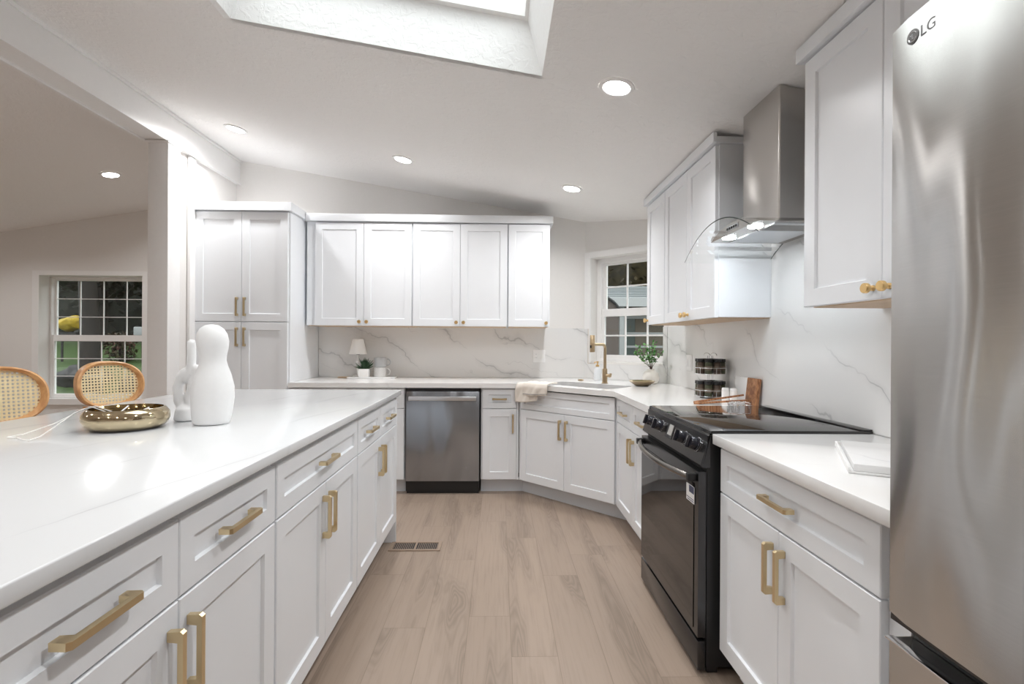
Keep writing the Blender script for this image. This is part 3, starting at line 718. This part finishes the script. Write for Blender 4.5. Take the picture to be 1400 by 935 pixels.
# ------------------------------------------------------------------ floor register
r = thing('floor_register', 'tan metal floor vent register at the end of the island', 'vent', (-.50, 3.10, 0))
vw, vd = .155, .068
mb = MB(); mb.box(-vw, vw, -vd, -vd + .018, .0005, .006); mb.box(-vw, vw, vd - .018, vd, .0005, .006); mb.box(-vw, -vw + .02, -vd + .018, vd - .018, .0005, .006); mb.box(vw - .02, vw, -vd + .018, vd - .018, .0005, .006); mb.box(-.006, .006, -vd + .018, vd - .018, .0005, .006)
mb.build('frame', 'vent', r, smooth=0)
mb = MB()
for s in (-1, 1):
    for k in range(11): x = s * (.018 + k * .0112); mb.box(x - .0012, x + .0012, -vd + .018, vd - .018, .0015, .005)
mb.build('louver', 'vent', r, smooth=0)
MB().box(-vw + .02, vw - .02, -vd + .018, vd - .018, .0004, .0012).build('duct_opening', 'dark', r, smooth=0)

# ------------------------------------------------------------------ faucet, soap, button
fx, fy = .889, 4.205; q = sqrt(.5)
r = thing('kitchen_faucet', 'champagne bronze faucet with a square-bent spout at the sink', 'faucet', (fx, fy, .9145), -45)
# local: -y points over the sink
MB().lathe([(.027, 0), (.027, .006), (.021, .008), (.021, .118), (.019, .122)], 24).build('body', 'bronze', r)
pts = [(0, 0, .12), (0, 0, .29)] + [(0, -.035 + .035 * cos(radians(a)), .29 + .035 * sin(radians(a))) for a in range(15, 91, 15)] + [(0, -.168, .325)]
MB().tube(pts, .0125, 14).build('spout', 'bronze', r)
sh = MB().lathe([(.018, .262), (.021, .266), (.021, .395), (.018, .400)], 22, (0, -.186, 0)).build('spray_head', 'bronze', r)
MB().box(-.007, .007, -.2085, -.2065, .295, .318, .001).build('spray_button', 'black', sh)
lv = MB().tube([(.018, 0, .066), (.045, 0, .066)], .014, 14).build('lever', 'bronze', r)
MB().tube([(.043, 0, .066), (.052, .004, .064), (.03, .002, .125)][:2], .016, 14).tube([(.052, 0, .055), (.058, 0, .085)], .009, 10).build('lever_handle', 'bronze', lv)
r = thing('soap_dispenser', 'clear soap bottle with a brass pump left of the faucet', 'dispenser', (.893, 4.545, .9145))
MB().lathe([(.03, 0), (.033, .004), (.033, .085), (.026, .105), (.014, .115), (.014, .122)], 22).build('bottle', 'frost', r)
MB().lathe([(.016, .1225), (.016, .138), (.006, .14), (.006, .158), (.012, .16), (.012, .17)], 16).tube([(0, 0, .165), (-.028, -.02, .163), (-.034, -.024, .155)], .0045, 8).build('pump', 'knobbrass', r)
tag(MB().lathe([(.026, .9145), (.026, .921), (.02, .926), (.006, .927)], 22, (.735, 4.50, 0)).build('air_switch', 'bronze'), 'round bronze push button on the counter left of the faucet', 'button')

# ------------------------------------------------------------------ towel over the counter edge
r = thing('kitchen_towel', 'cream kitchen towel with a grey stripe hung over the counter corner', 'towel', (0, 0, 0))
def towel(s0, s1, back, hang, lift, skew, nm, stripe):
    bm = MB(); ny, nx = 26, 16; b0 = 4.30 / sqrt(2); grid = []
    for j in range(ny + 1):
        row = []
        L = j / ny * (back + hang)
        for i in range(nx + 1):
            u = i / nx; s = s0 + (s1 - s0) * u + skew * (L - back)
            rip = .004 * sin(u * 9 + 1.3 * j / ny * 3) + .003 * sin(u * 21 + j * .4)
            hg = hang * (1 + .10 * sin(u * 3.0 + 1)) / hang
            if L < back: b = b0 - .006 + (back - L) - .0; z = .9155 + lift + abs(rip) * 1.2
            else:
                k = (L - back) * hg; b = b0 - .010 - lift - .012 * min(1, k / .03) - rip * min(1, k / .05) * 1.2 - abs(rip) * .3; z = .9155 + lift - k
            a0 = (.16 - 4.14) / sqrt(2); x, y = a_b(a0 + s, b); row.append((x, y, z))
        grid.append(row)
    for j in range(ny):
        bm.mi = 1 if stripe and ny - 2 <= j < ny - 1 else 0
        for i in range(nx): bm.quad(grid[j][i], grid[j][i + 1], grid[j + 1][i + 1], grid[j + 1][i])
    bmesh.ops.remove_doubles(bm.bm, verts=bm.bm.verts, dist=1e-5)
    o = bm.build(nm, ['towel', 'greyc'], r, smooth=60); mo = o.modifiers.new('thick', 'SOLIDIFY'); mo.thickness = .004; mo.offset = 1
    return o
towel(.0, .235, .085, .135, .0, -.10, 'back_fold', False); towel(.085, .335, .10, .092, .012, -.04, 'front_fold', True)

# ------------------------------------------------------------------ vase, bowl by the window
r = thing('vase', 'round cream vase holding green sprigs beside the sink window', 'vase', (1.27, 4.18, .9145))
MB().lathe([(.035, 0), (.052, .006), (.066, .03), (.069, .06), (.060, .090), (.040, .108), (.030, .113), (.032, .122), (.028, .122), (.025, .112)], 32).build('body', 'cream', r)
sp = thing('plant_sprigs', 'bright green leafy sprigs standing in the cream vase', 'plant', (1.27, 4.18, 1.02))
rnd = random.Random(3); st = MB(); lf = MB()
def leaf(mb, p, d, L, W):
    d = d.normalized(); s = d.cross(Vector((0, 0, 1))); s = (s if s.length > .1 else Vector((1, 0, 0))).normalized(); nrm = d.cross(s)
    pts = [p, p + d * L * .35 + s * W * .8 + nrm * .002, p + d * L * .7 + s * W * .7, p + d * L, p + d * L * .7 - s * W * .7, p + d * L * .35 - s * W * .8 + nrm * .002]
    mid = [p + d * L * .35 - nrm * .003, p + d * L * .7 - nrm * .003]
    for qd in ((pts[0], pts[1], mid[0]), (pts[0], mid[0], pts[5]), (pts[1], pts[2], mid[1], mid[0]), (mid[0], mid[1], pts[4], pts[5]), (pts[2], pts[3], mid[1]), (mid[1], pts[3], pts[4])): mb.quad(*qd)
for k in range(13):
    a = rnd.uniform(0, 2 * pi); sprd = rnd.uniform(.03, .12); hgt = rnd.uniform(.12, .255)
    if k < 3: sprd, hgt, a = .15, .15 + .025 * k, radians(190 + 10 * k)
    P = [Vector((0, 0, -.08)), Vector((.01 * cos(a), .01 * sin(a), .03)), Vector((sprd * .6 * cos(a), sprd * .6 * sin(a), hgt * .65)), Vector((sprd * cos(a), sprd * sin(a), hgt))]
    if P[3].x > .14: P[3].x = .14
    st.tube(P, .0016, 5)
    for j in range(11):
        t = .35 + .65 * j / 10; p = P[1].lerp(P[2], min(1, t * 1.6)) if t < .62 else P[2].lerp(P[3], (t - .62) / .38)
        d = Vector((rnd.uniform(-1, 1), rnd.uniform(-1, 1), rnd.uniform(-.2, .9)))
        leaf(lf, p, d, rnd.uniform(.026, .042), rnd.uniform(.011, .016))
st.build('stem', 'stem', sp); lf.build('leaf', 'green', sp, recalc=False)
tag(MB().lathe([(.045, 0), (.052, .002), (.085, .022), (.104, .040), (.101, .041), (.082, .026), (.05, .007), (.0, .006)], 12, (1.135, 3.965, .9145), cap1=False).build('dish', 'bronze', smooth=20), 'faceted bronze dish in front of the cream vase', 'dish')

# ------------------------------------------------------------------ spice rack and jars
SRX, SRY = 1.325, 3.13
r = thing('spice_rack', 'two-tier round wire spice rack on the counter beyond the range', 'rack', (SRX, SRY, .9145))
mb = MB()
def ringpts(R, z, n=32): return [(R * cos(2 * pi * i / n), R * sin(2 * pi * i / n), z) for i in range(n)]
for z0 in (.012, .150):
    mb.tube(ringpts(.094, z0 + .038), .0018, 6, closed=True); mb.tube(ringpts(.094, z0), .0018, 6, closed=True)
    for k in range(6):
        a = pi / 6 + k * pi / 3; mb.tube([(.0, 0, z0), (.094 * cos(a), .094 * sin(a), z0), (.094 * cos(a), .094 * sin(a), z0 + .038)], .0016, 6)
for k in range(4): a = pi / 4 + k * pi / 2; mb.tube([(.016 * cos(a), .016 * sin(a), 0), (.016 * cos(a), .016 * sin(a), .262)], .002, 6)
for s in (-1, 1): mb.tube([(.022 * s + .02 * cos(t * pi / 10), 0, .262 + .018 * sin(t * pi / 10)) for t in range(11)], .0018, 6)
mb.build('wire_frame', 'chrome', r); MB().lathe([(.06, 0), (.06, .004), (.02, .006)], 24).build('turntable', 'black', r)
def jar(x, y, z, mt, label):
    j = thing('spice_jar', label, 'jar', (x, y, z), 0, 'spice jars in the wire rack')
    MB().lathe([(.021, 0), (.0225, .003), (.0225, .066), (.018, .072)], 16).build('contents', mt, j)
    MB().lathe([(.024, .0722), (.0245, .074), (.0245, .09), (.023, .0915)], 16).build('lid', 'black', j)
    MB().lathe([(.0228, .022), (.0228, .048)], 16, cap0=False, cap1=False).build('label', 'label', j)
    return j
for t, z in ((0, .9285), (1, 1.0665)):
    for k in range(8):
        a = k * pi / 4 + .25
        o = jar(SRX + .066 * cos(a), SRY + .066 * sin(a), z, ('spice', 'spice2')[k % 2], 'black-lidded spice jar in the %s tier of the wire rack' % ('upper' if t else 'lower'))
# shakers, boards, utensils, wrap
for i, (x, y, lb) in enumerate(((1.318, 2.90, 'white shaker nearer the spice rack'), (1.350, 2.865, 'white shaker nearer the marble and wood board'))):
    s = thing('shaker', lb, 'shaker', (x, y, .9145)); MB().lathe([(.019, 0), (.021, .002), (.021, .066), (.0205, .068)], 20).build('body', 'gloss', s); MB().lathe([(.0205, .0685), (.0195, .080), (.016, .082)], 20).build('cap', 'plate', s)
r = thing('cutting_board', 'marble and dark wood board leaning on the backsplash', 'board', (1.386, 2.805, .9145)); r.rotation_euler = (0, radians(6), 0)
MB().box(0, .018, .002, .145, 0, .150, .003).build('marble_half', 'marbleslab', r); MB().box(-.003, .021, -.115, .0015, 0, .150, .006, seg=3).build('wood_half', 'acacia', r)
def server(p0, p1, wd, label):
    r = thing('wooden_server', label, 'utensil', p0); d = Vector(p1) - Vector(p0); L = d.length
    r.rotation_euler = (0, -math.asin(d.z / L), math.atan2(d.y, d.x))
    n = 14; rings = []
    for i in range(n + 1):
        t = i / n; wv = wd * (.95 - .55 * min(1, t / .6)) * (sqrt(max(0, 1 - (1 - min(1, t / .08)) ** 2)) if t < .08 else 1); wv = max(wv, .003)
        rings.append([(L * t, -wv, 0), (L * t, wv, 0), (L * t, wv, .009), (L * t, -wv, .009)])
    mb = MB(); mb.loft(rings); mb.build('blade', 'acacia', r)
server((1.09, 2.79, .9146), (1.385, 2.745, .938), .021, 'lower dark wooden serving spatula lying on the counter by the range')
server((1.11, 2.845, .9146), (1.372, 2.79, .962), .017, 'upper dark wooden serving spatula tilted over the other one')
mb = MB(); mb.ball((1.30, 2.70, .928), .022, 3, (2.9, 1.2, .55))
for v in mb.bm.verts: v.co += Vector((sin(v.co.x * 190) * .003, cos(v.co.x * 230 + v.co.y * 150) * .003, sin(v.co.y * 260 + v.co.x * 120) * .003)); v.co.z = max(v.co.z, .9147)
tag(mb.build('plastic_wrap', 'clear', smooth=20), 'crumpled clear plastic packet in front of the wooden utensils', 'packet')

# ------------------------------------------------------------------ tray on the near counter
r = thing('marble_tray', 'white marble serving tray on the counter beside the refrigerator', 'tray', (1.155, 1.41, .9145), -30)
tw, tl = .15, .205
MB().box(-tw, tw, -tl, tl, 0, .006, .002).build('base', 'plate', r); MB().box(-tw + .012, tw - .012, -tl + .004, tl - .035, .0062, .026, .003).build('slab', 'marbleslab', r)
mb = MB(); mb.box(-tw, -tw + .006, -tl, tl, .0062, .016, .001); mb.box(-tw + .0062, tw, tl - .006, tl, .0062, .016, .001); mb.build('rim', 'plate', r)
MB().box(-.05, .11, tl - .028, tl - .014, .0061, .0072).build('handle_slot', 'slot', r, smooth=0)

# ------------------------------------------------------------------ lamp, plant, mugs on the back counter
r = thing('serving_board', 'white marble serving board with a wooden handle on the back counter', 'board', (-1.165, 4.69, .9145))
MB().box(-.21, .22, -.085, .085, 0, .013, .003).build('slab', 'marbleslab', r); MB().box(-.315, -.2105, -.018, .018, .001, .013, .005).build('handle', 'tan', r)
r = thing('table_lamp', 'small white table lamp with a tapered shade on the back counter', 'lamp', (-1.315, 4.752, .928))
MB().lathe([(.052, 0), (.052, .006), (.04, .012), (.012, .016)], 28).build('base', 'gloss', r); MB().lathe([(.011, .016), (.011, .11), (.022, .13), (.011, .15), (.011, .20)], 20).build('stem', 'gloss', r)
MB().lathe([(.082, .205), (.05, .345)], 36, cap0=False, cap1=False).build('shade', 'linen', r); MB().lathe([(.015, .2), (.015, .235)], 14).build('socket', 'black', r)
r = thing('plant_pot', 'small square white pot with a dark green succulent', 'plant', (-1.232, 4.655, .928))
MB().loft([[(x * k, y * k, z) for x, y in rrect(-.05, .05, -.05, .05, .018, 4)] for k, z in ((.88, 0), (.98, .008), (1, .06), (.94, .074), (.84, .0745), (.8, .066))]).build('pot', 'gloss', r)
lf = MB(); rnd = random.Random(5)
for k in range(26):
    a = rnd.uniform(0, 2 * pi); e = rnd.uniform(.25, 1.4); d = Vector((cos(a) * cos(e), sin(a) * cos(e), sin(e))); L = rnd.uniform(.085, .115); p = Vector((0, 0, .066))
    lf.tube([p, p + d * L * .4, p + d * L * .8 + Vector((0, 0, .004)), p + d * L + Vector((0, 0, .008))], .006, 6, radii=[.0045, .0065, .004, .0006])
lf.build('succulent_leaf', 'succ', r)
def mug(z, mt, label, ang):
    r = thing('mug', label, 'mug', (-1.09, 4.68, z), ang)
    MB().lathe([(.050, 0), (.056, .003), (.0575, .085), (.0555, .088), (.053, .085), (.051, .008), (.0, .006)], 32, cap1=False).build('cup', mt, r)
    MB().tube([(.056 + .036 * sin(radians(t)), 0, .046 + .030 * cos(radians(t))) for t in range(0, 181, 15)], .0065, 10).build('handle', mt, r)
mug(.928, 'mug2', 'pale speckled mug, lower of the two stacked mugs', -10); mug(1.0175, 'mug1', 'grey mug stacked upside on the speckled mug', 5)

# ------------------------------------------------------------------ wall plates
def plate(mb_fn, label, parts):
    r = thing('wall_plate', label, 'outlet', (0, 0, 0)); return r
r = thing('wall_outlet', 'white double wall plate with outlet and switch on the back marble', 'outlet', (.386, YB - .0132, 1.122))
MB().box(-.058, .058, -.006, 0, -.06, .06, .003).build('plate', 'plate', r)
o = MB().box(-.045, -.012, -.0085, -.0062, -.033, .033, .001).build('receptacle', 'plate', r)
MB().box(-.036, -.033, -.0088, -.0085, .012, .022).box(-.025, -.022, -.0088, -.0085, .012, .022).box(-.036, -.033, -.0088, -.0085, -.02, -.01).box(-.025, -.022, -.0088, -.0085, -.02, -.01).build('slot', 'slot', o, smooth=0)
MB().box(.012, .045, -.010, -.0062, -.033, .033, .002).build('rocker_switch', 'plate', r)
r = thing('wall_switch', 'white wall plate on the marble left of the spice rack', 'switch', (XR - .0132, 3.74, 1.108), -90)
MB().box(-.058, .058, -.006, 0, -.06, .06, .003).build('plate', 'plate', r); MB().box(-.045, -.012, -.009, -.0062, -.033, .033, .002).build('rocker_switch', 'plate', r); MB().box(.012, .045, -.009, -.0062, -.033, .033, .002).build('rocker_switch', 'plate', r)

# ------------------------------------------------------------------ island decor
ZI = IZ + .0005
r = tag(MB().lathe([(0.04, 0), (0.058, 0.002), (0.0625, 0.01), (0.068, 0.05), (0.0715, 0.095), (0.07, 0.135), (0.06, 0.178), (0.048, 0.212), (0.0435, 0.232), (0.0455, 0.252), (0.052, 0.28), (0.0545, 0.302), (0.050, 0.328), (0.039, 0.348), (0.022, 0.36), (0.006, 0.363)], 40, (-1.05, 1.875, ZI)).build('figure_sculpture', 'ceramic', smooth=60), 'white gourd-shaped ceramic figure on the island', 'sculpture')
for v in r.data.vertices:                                   # the head leans a touch and the body is not quite round
    h = v.co.z - ZI; v.co.x += .006 * sin(h * 9); v.co.y = 1.875 + (v.co.y - 1.875) * .93
mb = MB()
def limb(pts, rr): mb.tube([Vector(p) for p in pts], rr, 12); mb.ball(pts[0], rr * 1.0, 2); mb.ball(pts[-1], rr * 1.0, 2)
bx0, by0 = -1.192, 1.95
def S(dx, z): return (bx0 + dx, by0, ZI + z)
limb([S(.0, .03), S(-.022, .075), S(-.026, .125), S(-.014, .165), S(.004, .185)], .0185)
limb([S(.024, .293), S(.024, .23), S(.02, .18), S(.004, .155)], .0165)
limb([S(.052, .195), S(.046, .165), S(.03, .13), S(.018, .09), S(.022, .04)], .0185)
mb.lathe([(.04, .002), (.042, .01), (.036, .045), (.02, .06)], 20, (bx0 + .006, by0, ZI))
o = mb.build('branching_sculpture', 'ceramic', smooth=60); rm = o.modifiers.new('fuse', 'REMESH'); rm.mode = 'VOXEL'; rm.voxel_size = .004; rm.use_smooth_shade = True
sm = o.modifiers.new('soften', 'SMOOTH'); sm.factor = .6; sm.iterations = 6
tag(o, 'white branching coral-like ceramic piece behind the gourd-shaped figure', 'sculpture')
BX, BY = -1.288, 1.785
tag(MB().lathe([(.085, 0), (.103, .003), (.118, .014), (.126, .034), (.124, .054), (.112, .069), (.106, .071), (.108, .066), (.117, .052), (.119, .036), (.11, .02), (.09, .009), (.0, .008)], 56, (BX, BY, ZI), cap1=False).build('bowl', 'gold', smooth=60), 'shallow polished gold bowl with an inturned rim on the island', 'bowl')
r = thing('cord_tassel', 'pale cord tassel trailing out of the gold bowl onto the worktop', 'cord', (0, 0, 0))
z1 = ZI + .003
for pts in ([(BX + .05, BY + .02, ZI + .03), (BX - .05, BY, ZI + .055), (BX - .109, BY + .0, ZI + .075), (BX - .135, BY - .03, ZI + .062), (BX - .165, BY - .10, ZI + .028), (BX - .20, BY - .165, z1 + .004), (BX - .223, BY - .193, z1)],
            [(BX + .03, BY - .03, ZI + .03), (BX - .05, BY - .02, ZI + .055), (BX - .107, BY - .02, ZI + .0755), (BX - .128, BY - .06, ZI + .06), (BX - .125, BY - .14, ZI + .026), (BX - .118, BY - .20, z1 + .003), (BX - .114, BY - .239, z1)],
            [(BX - .223, BY - .193, z1), (BX - .185, BY - .20, z1), (BX - .15, BY - .225, z1), (BX - .114, BY - .239, z1)]):
    MB().tube(pts, .0017, 8).build('cord', 'linen', r)
for pts in ([(BX - .03, BY - .06, ZI + .02), (BX - .05, BY + .075, ZI + .066)], [(BX + .02, BY - .03, ZI + .02), (BX + .08, BY + .07, ZI + .064)], [(BX + .0, BY - .08, ZI + .02), (BX + .02, BY + .08, ZI + .06)]):
    MB().tube(pts, .0025, 8).build('strand', 'linen', r)

# ------------------------------------------------------------------ counter stools
def stool(loc, rz, label):
    r = thing('counter_stool', label, 'stool', loc, rz, 'stools along the island')
    # local: faces -y, back at +y
    MB().lathe([(.0, .60), (.17, .60), (.205, .612), (.21, .64), (.195, .668), (.15, .678), (.0, .68)], 36, cap0=False, cap1=False).build('seat', 'leather', r)
    for sx in (-1, 1):
        for sy in (-1, 1): MB().tube([(.12 * sx, .12 * sy, .60), (.19 * sx, .19 * sy, .0)], .016, 10).build('leg', 'oak', r)
    MB().tube([(.172 * cos(t * pi / 16), .172 * sin(t * pi / 16) * 1.0, .22) for t in range(32)], .008, 8, closed=True).build('foot_ring', 'brass', r)
    W, H, zc_, yb = .158, .125, 1.012, .20
    def bp(a, k=1.0, dy=0.0):
        x = W * k * (abs(cos(a)) ** .86) * (1 if cos(a) > 0 else -1); z = zc_ + H * k * (abs(sin(a)) ** .86) * (1 if sin(a) > 0 else -1)
        return (x, yb + .02 - 1.3 * x * x + dy + .12 * (z - zc_), z)
    n = 56; rings = []
    for i in range(n):
        a = 2 * pi * i / n; rings.append([bp(a, 1.0, -.018), bp(a, 1.0, .022), bp(a, .97, .027), bp(a, .87, .022), bp(a, .86, -.014), bp(a, .95, -.024)])
    mb = MB(); mb._closed_loft(rings + [rings[0]])
    bk = mb.build('back_frame', 'rattan', r, smooth=50)
    for sx in (-1, 1): MB().tube([(.09 * sx, .15, .63), (.10 * sx, .225, .76), (.10 * sx, .222, .90)], .011, 10).build('back_post', 'rattan', r)
    mb = MB(); R = [[bp(2 * pi * i / n, .868 * k / 6 if k else .001, 0) for i in range(n)] for k in range(7)]
    mb.loft(R, cap1=False); mb.build('cane_panel', 'cane', bk, smooth=60, recalc=True)
    return r
stool((-1.94, 2.71, 0), 62, 'rattan stool with an oval cane back, the one before the dining window')
stool((-1.94, 2.10, 0), 62, 'rattan stool with an oval cane back, the one cut by the left frame edge')

# ------------------------------------------------------------------ outside
struct(MB().box(-3, 40, YD + .3, 60, -.75, -.6).build('ground', 'grass', smooth=0))
prof_ = [(YD + .3, -.6), (9.0, -.6), (10.6, .1), (11.6, .62), (15.0, 1.12), (60, 1.3)]
struct(MB().prism(prof_ + [(60, -.9), (YD + .3, -.9)], -40, -3.0, 'x').build('ground', 'grass', smooth=0))
def gl_(y):
    for (a, za), (b, zb_) in zip(prof_[:-1], prof_[1:]):
        if y <= b: return za + (zb_ - za) * (y - a) / (b - a)

def crown(mb, c, R, n, L, rnd, sq=(1, 1, 1)):
    for _ in range(n):
        while True:
            v = Vector((rnd.uniform(-1, 1), rnd.uniform(-1, 1), rnd.uniform(-1, 1)))
            if .35 < v.length < 1: break
        p = Vector(c) + Vector((v.x * R * sq[0], v.y * R * sq[1], v.z * R * sq[2]))
        d = Vector((rnd.uniform(-1, 1), rnd.uniform(-1, 1), rnd.uniform(-1, .6))); leaf(mb, p, d, L * rnd.uniform(.6, 1.3), L * .3)
def tree(loc, h, R, mt, label, n=2200, L=.34, trunk=.16, group=None, sq=(1, 1, 1.15), low=.0):
    r = thing('tree', label, 'tree', loc, 0, group); rnd = random.Random(int(loc[0] * 31 + loc[1] * 7))
    MB().tube([(0, 0, 0), (.05, 0, h * .3), (-.03, .04, h * .7), (0, 0, h)], trunk, 10, radii=[trunk * 1.2, trunk, trunk * .7, trunk * .3]).build('trunk', 'bark', r)
    mb = MB(); crown(mb, (0, 0, h - R * sq[2] * .4 - low), R, n, L, rnd, sq); mb.ball((0, 0, h - R * sq[2] * .4 - low), R * .8, 3, sq)
    mb.build('crown', mt, r, recalc=False)
zg = -.6
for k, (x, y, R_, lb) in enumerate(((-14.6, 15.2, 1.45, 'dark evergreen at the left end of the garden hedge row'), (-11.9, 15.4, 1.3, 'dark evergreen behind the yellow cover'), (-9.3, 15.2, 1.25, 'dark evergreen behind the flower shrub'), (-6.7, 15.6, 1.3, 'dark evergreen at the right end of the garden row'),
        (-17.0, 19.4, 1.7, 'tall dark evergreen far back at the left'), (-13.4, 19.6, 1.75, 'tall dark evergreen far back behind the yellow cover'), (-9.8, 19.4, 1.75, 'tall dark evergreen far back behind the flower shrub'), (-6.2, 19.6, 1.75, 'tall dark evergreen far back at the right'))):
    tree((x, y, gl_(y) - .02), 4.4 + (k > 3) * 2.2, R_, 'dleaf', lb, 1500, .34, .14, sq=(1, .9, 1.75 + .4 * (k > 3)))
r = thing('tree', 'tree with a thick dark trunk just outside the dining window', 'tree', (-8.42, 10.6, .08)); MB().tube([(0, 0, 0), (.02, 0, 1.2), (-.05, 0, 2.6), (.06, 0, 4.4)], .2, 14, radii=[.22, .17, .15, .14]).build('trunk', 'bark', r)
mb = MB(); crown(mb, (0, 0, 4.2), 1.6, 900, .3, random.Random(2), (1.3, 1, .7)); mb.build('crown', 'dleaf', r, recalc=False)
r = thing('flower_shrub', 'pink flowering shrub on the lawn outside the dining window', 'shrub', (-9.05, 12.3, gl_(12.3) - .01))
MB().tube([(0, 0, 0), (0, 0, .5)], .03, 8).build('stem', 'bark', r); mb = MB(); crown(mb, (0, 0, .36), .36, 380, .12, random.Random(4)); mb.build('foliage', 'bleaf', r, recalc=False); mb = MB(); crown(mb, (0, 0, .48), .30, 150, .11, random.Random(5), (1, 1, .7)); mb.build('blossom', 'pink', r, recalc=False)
def lump(nm, c, R, sc_, mt, label, cat, seed):
    mb = MB(); mb.ball((0, 0, 0), R, 4, sc_); rnd = random.Random(seed); ph = [rnd.uniform(0, 6) for _ in range(6)]
    for v in mb.bm.verts:
        p = v.co / R; k = 1 + .10 * sin(p.x * 4 + ph[0]) * sin(p.y * 5 + ph[1]) + .06 * sin(p.z * 9 + ph[2]) + .04 * sin(p.x * 13 + ph[3]); v.co *= k
    return tag(mb.build(nm, mt, smooth=60, loc=c), label, cat)
lump('garden_rock', (-7.2, 10.7, .28), .42, (1.6, .8, .75), 'rock', 'dark grey garden rock nearest the dining window, right of the trunk', 'rock', 1)
lump('garden_rock', (-8.95, 11.1, .42), .40, (1.5, .8, .7), 'rock', 'dark grey garden rock left of the tree trunk', 'rock', 2)
lump('garden_rock', (-7.55, 9.7, -.15), .55, (1.9, .7, .6), 'rock', 'low dark rock close under the dining window', 'rock', 3)
r = thing('covered_grill', 'bright yellow cover over a garden stand outside the dining window', 'cover', (-10.2, 12.3, .70))
mb = MB(); mb.ball((0, 0, .93), .27, 4, (1.0, .8, .66))
for v in mb.bm.verts: v.co += Vector((.03 * sin(v.co.z * 19), .02 * sin(v.co.x * 23), .03 * sin(v.co.x * 17)))
mb.build('cover', 'yellow', r); MB().box(-.24, .24, -.16, .16, .66, .72).tube([(-.2, 0, 0), (-.2, 0, .67)], .025, 8).tube([(.2, 0, 0), (.2, 0, .67)], .025, 8).build('stand', 'rock', r)
r = thing('garden_bin', 'small white box on a post in the garden', 'box', (-8.5, 12.3, .70)); MB().box(-.16, .16, -.12, .12, .62, .86, .02).build('box', 'extrim', r); MB().tube([(0, 0, 0), (0, 0, .62)], .04, 8).build('post', 'rock', r)
r = thing('hedge', 'tall dark evergreen hedge closing the garden far behind', 'hedge', (-16.0, 24.5, 1.15)); rnd = random.Random(11); mb = MB()
mb.box(-11.5, 11.5, -.5, .5, 0, 6.8, .3); hb = mb.build('hedge_core', 'dleaf', r)
mb = MB()
for _ in range(3600): p = Vector((rnd.uniform(-11.8, 11.8), rnd.uniform(-.9, .1), rnd.uniform(0, 7.3))); leaf(mb, p, Vector((rnd.uniform(-1, 1), rnd.uniform(-1, .4), rnd.uniform(-1, .6))), rnd.uniform(.25, .55), .12)
mb.build('leaf', 'dleaf', r, recalc=False)
# neighbour's house seen through the sink window
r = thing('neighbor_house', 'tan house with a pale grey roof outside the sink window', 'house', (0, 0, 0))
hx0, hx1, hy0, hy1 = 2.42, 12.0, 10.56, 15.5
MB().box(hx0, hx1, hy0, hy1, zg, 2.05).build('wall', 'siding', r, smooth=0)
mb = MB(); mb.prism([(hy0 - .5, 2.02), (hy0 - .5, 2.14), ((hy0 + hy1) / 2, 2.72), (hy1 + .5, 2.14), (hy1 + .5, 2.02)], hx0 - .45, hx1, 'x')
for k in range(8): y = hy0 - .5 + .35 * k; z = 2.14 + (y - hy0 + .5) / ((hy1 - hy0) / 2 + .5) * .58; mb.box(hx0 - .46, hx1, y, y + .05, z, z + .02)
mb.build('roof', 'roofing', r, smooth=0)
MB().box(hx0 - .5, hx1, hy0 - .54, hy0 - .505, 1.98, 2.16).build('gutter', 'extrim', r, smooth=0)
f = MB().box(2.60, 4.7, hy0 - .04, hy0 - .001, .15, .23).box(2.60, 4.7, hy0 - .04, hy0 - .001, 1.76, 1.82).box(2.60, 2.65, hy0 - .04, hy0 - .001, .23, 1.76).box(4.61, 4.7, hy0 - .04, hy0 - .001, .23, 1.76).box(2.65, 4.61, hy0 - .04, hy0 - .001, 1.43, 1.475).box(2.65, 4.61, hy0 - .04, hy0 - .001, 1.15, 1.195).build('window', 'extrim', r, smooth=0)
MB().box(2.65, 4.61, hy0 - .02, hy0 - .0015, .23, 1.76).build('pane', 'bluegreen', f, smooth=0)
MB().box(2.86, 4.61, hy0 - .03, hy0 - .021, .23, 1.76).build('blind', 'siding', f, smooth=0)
MB().box(2.44, 2.53, hy0 - .42, hy0 - .32, zg, 1.98).build('porch_post', 'extrim', r, smooth=0)
r = thing('garden_shed', 'brown shed with a rounded roof outside the sink window', 'shed', (0, 0, 0))
poly = [(.9, zg), (2.15, zg), (2.15, 1.75)] + [(1.6 + .55 * cos(radians(a)), 1.75 + .36 * sin(radians(a))) for a in range(10, 100, 10)] + [(.9, 2.12)]
MB().prism(poly, 9.0, 10.0, 'y').build('wall', 'shed', r, smooth=0)
MB().tube([(2.17, 8.98, 1.73)] + [(1.6 + .57 * cos(radians(a)), 8.98, 1.75 + .38 * sin(radians(a))) for a in range(10, 100, 10)], .025, 8).build('roof_edge', 'rock', r)
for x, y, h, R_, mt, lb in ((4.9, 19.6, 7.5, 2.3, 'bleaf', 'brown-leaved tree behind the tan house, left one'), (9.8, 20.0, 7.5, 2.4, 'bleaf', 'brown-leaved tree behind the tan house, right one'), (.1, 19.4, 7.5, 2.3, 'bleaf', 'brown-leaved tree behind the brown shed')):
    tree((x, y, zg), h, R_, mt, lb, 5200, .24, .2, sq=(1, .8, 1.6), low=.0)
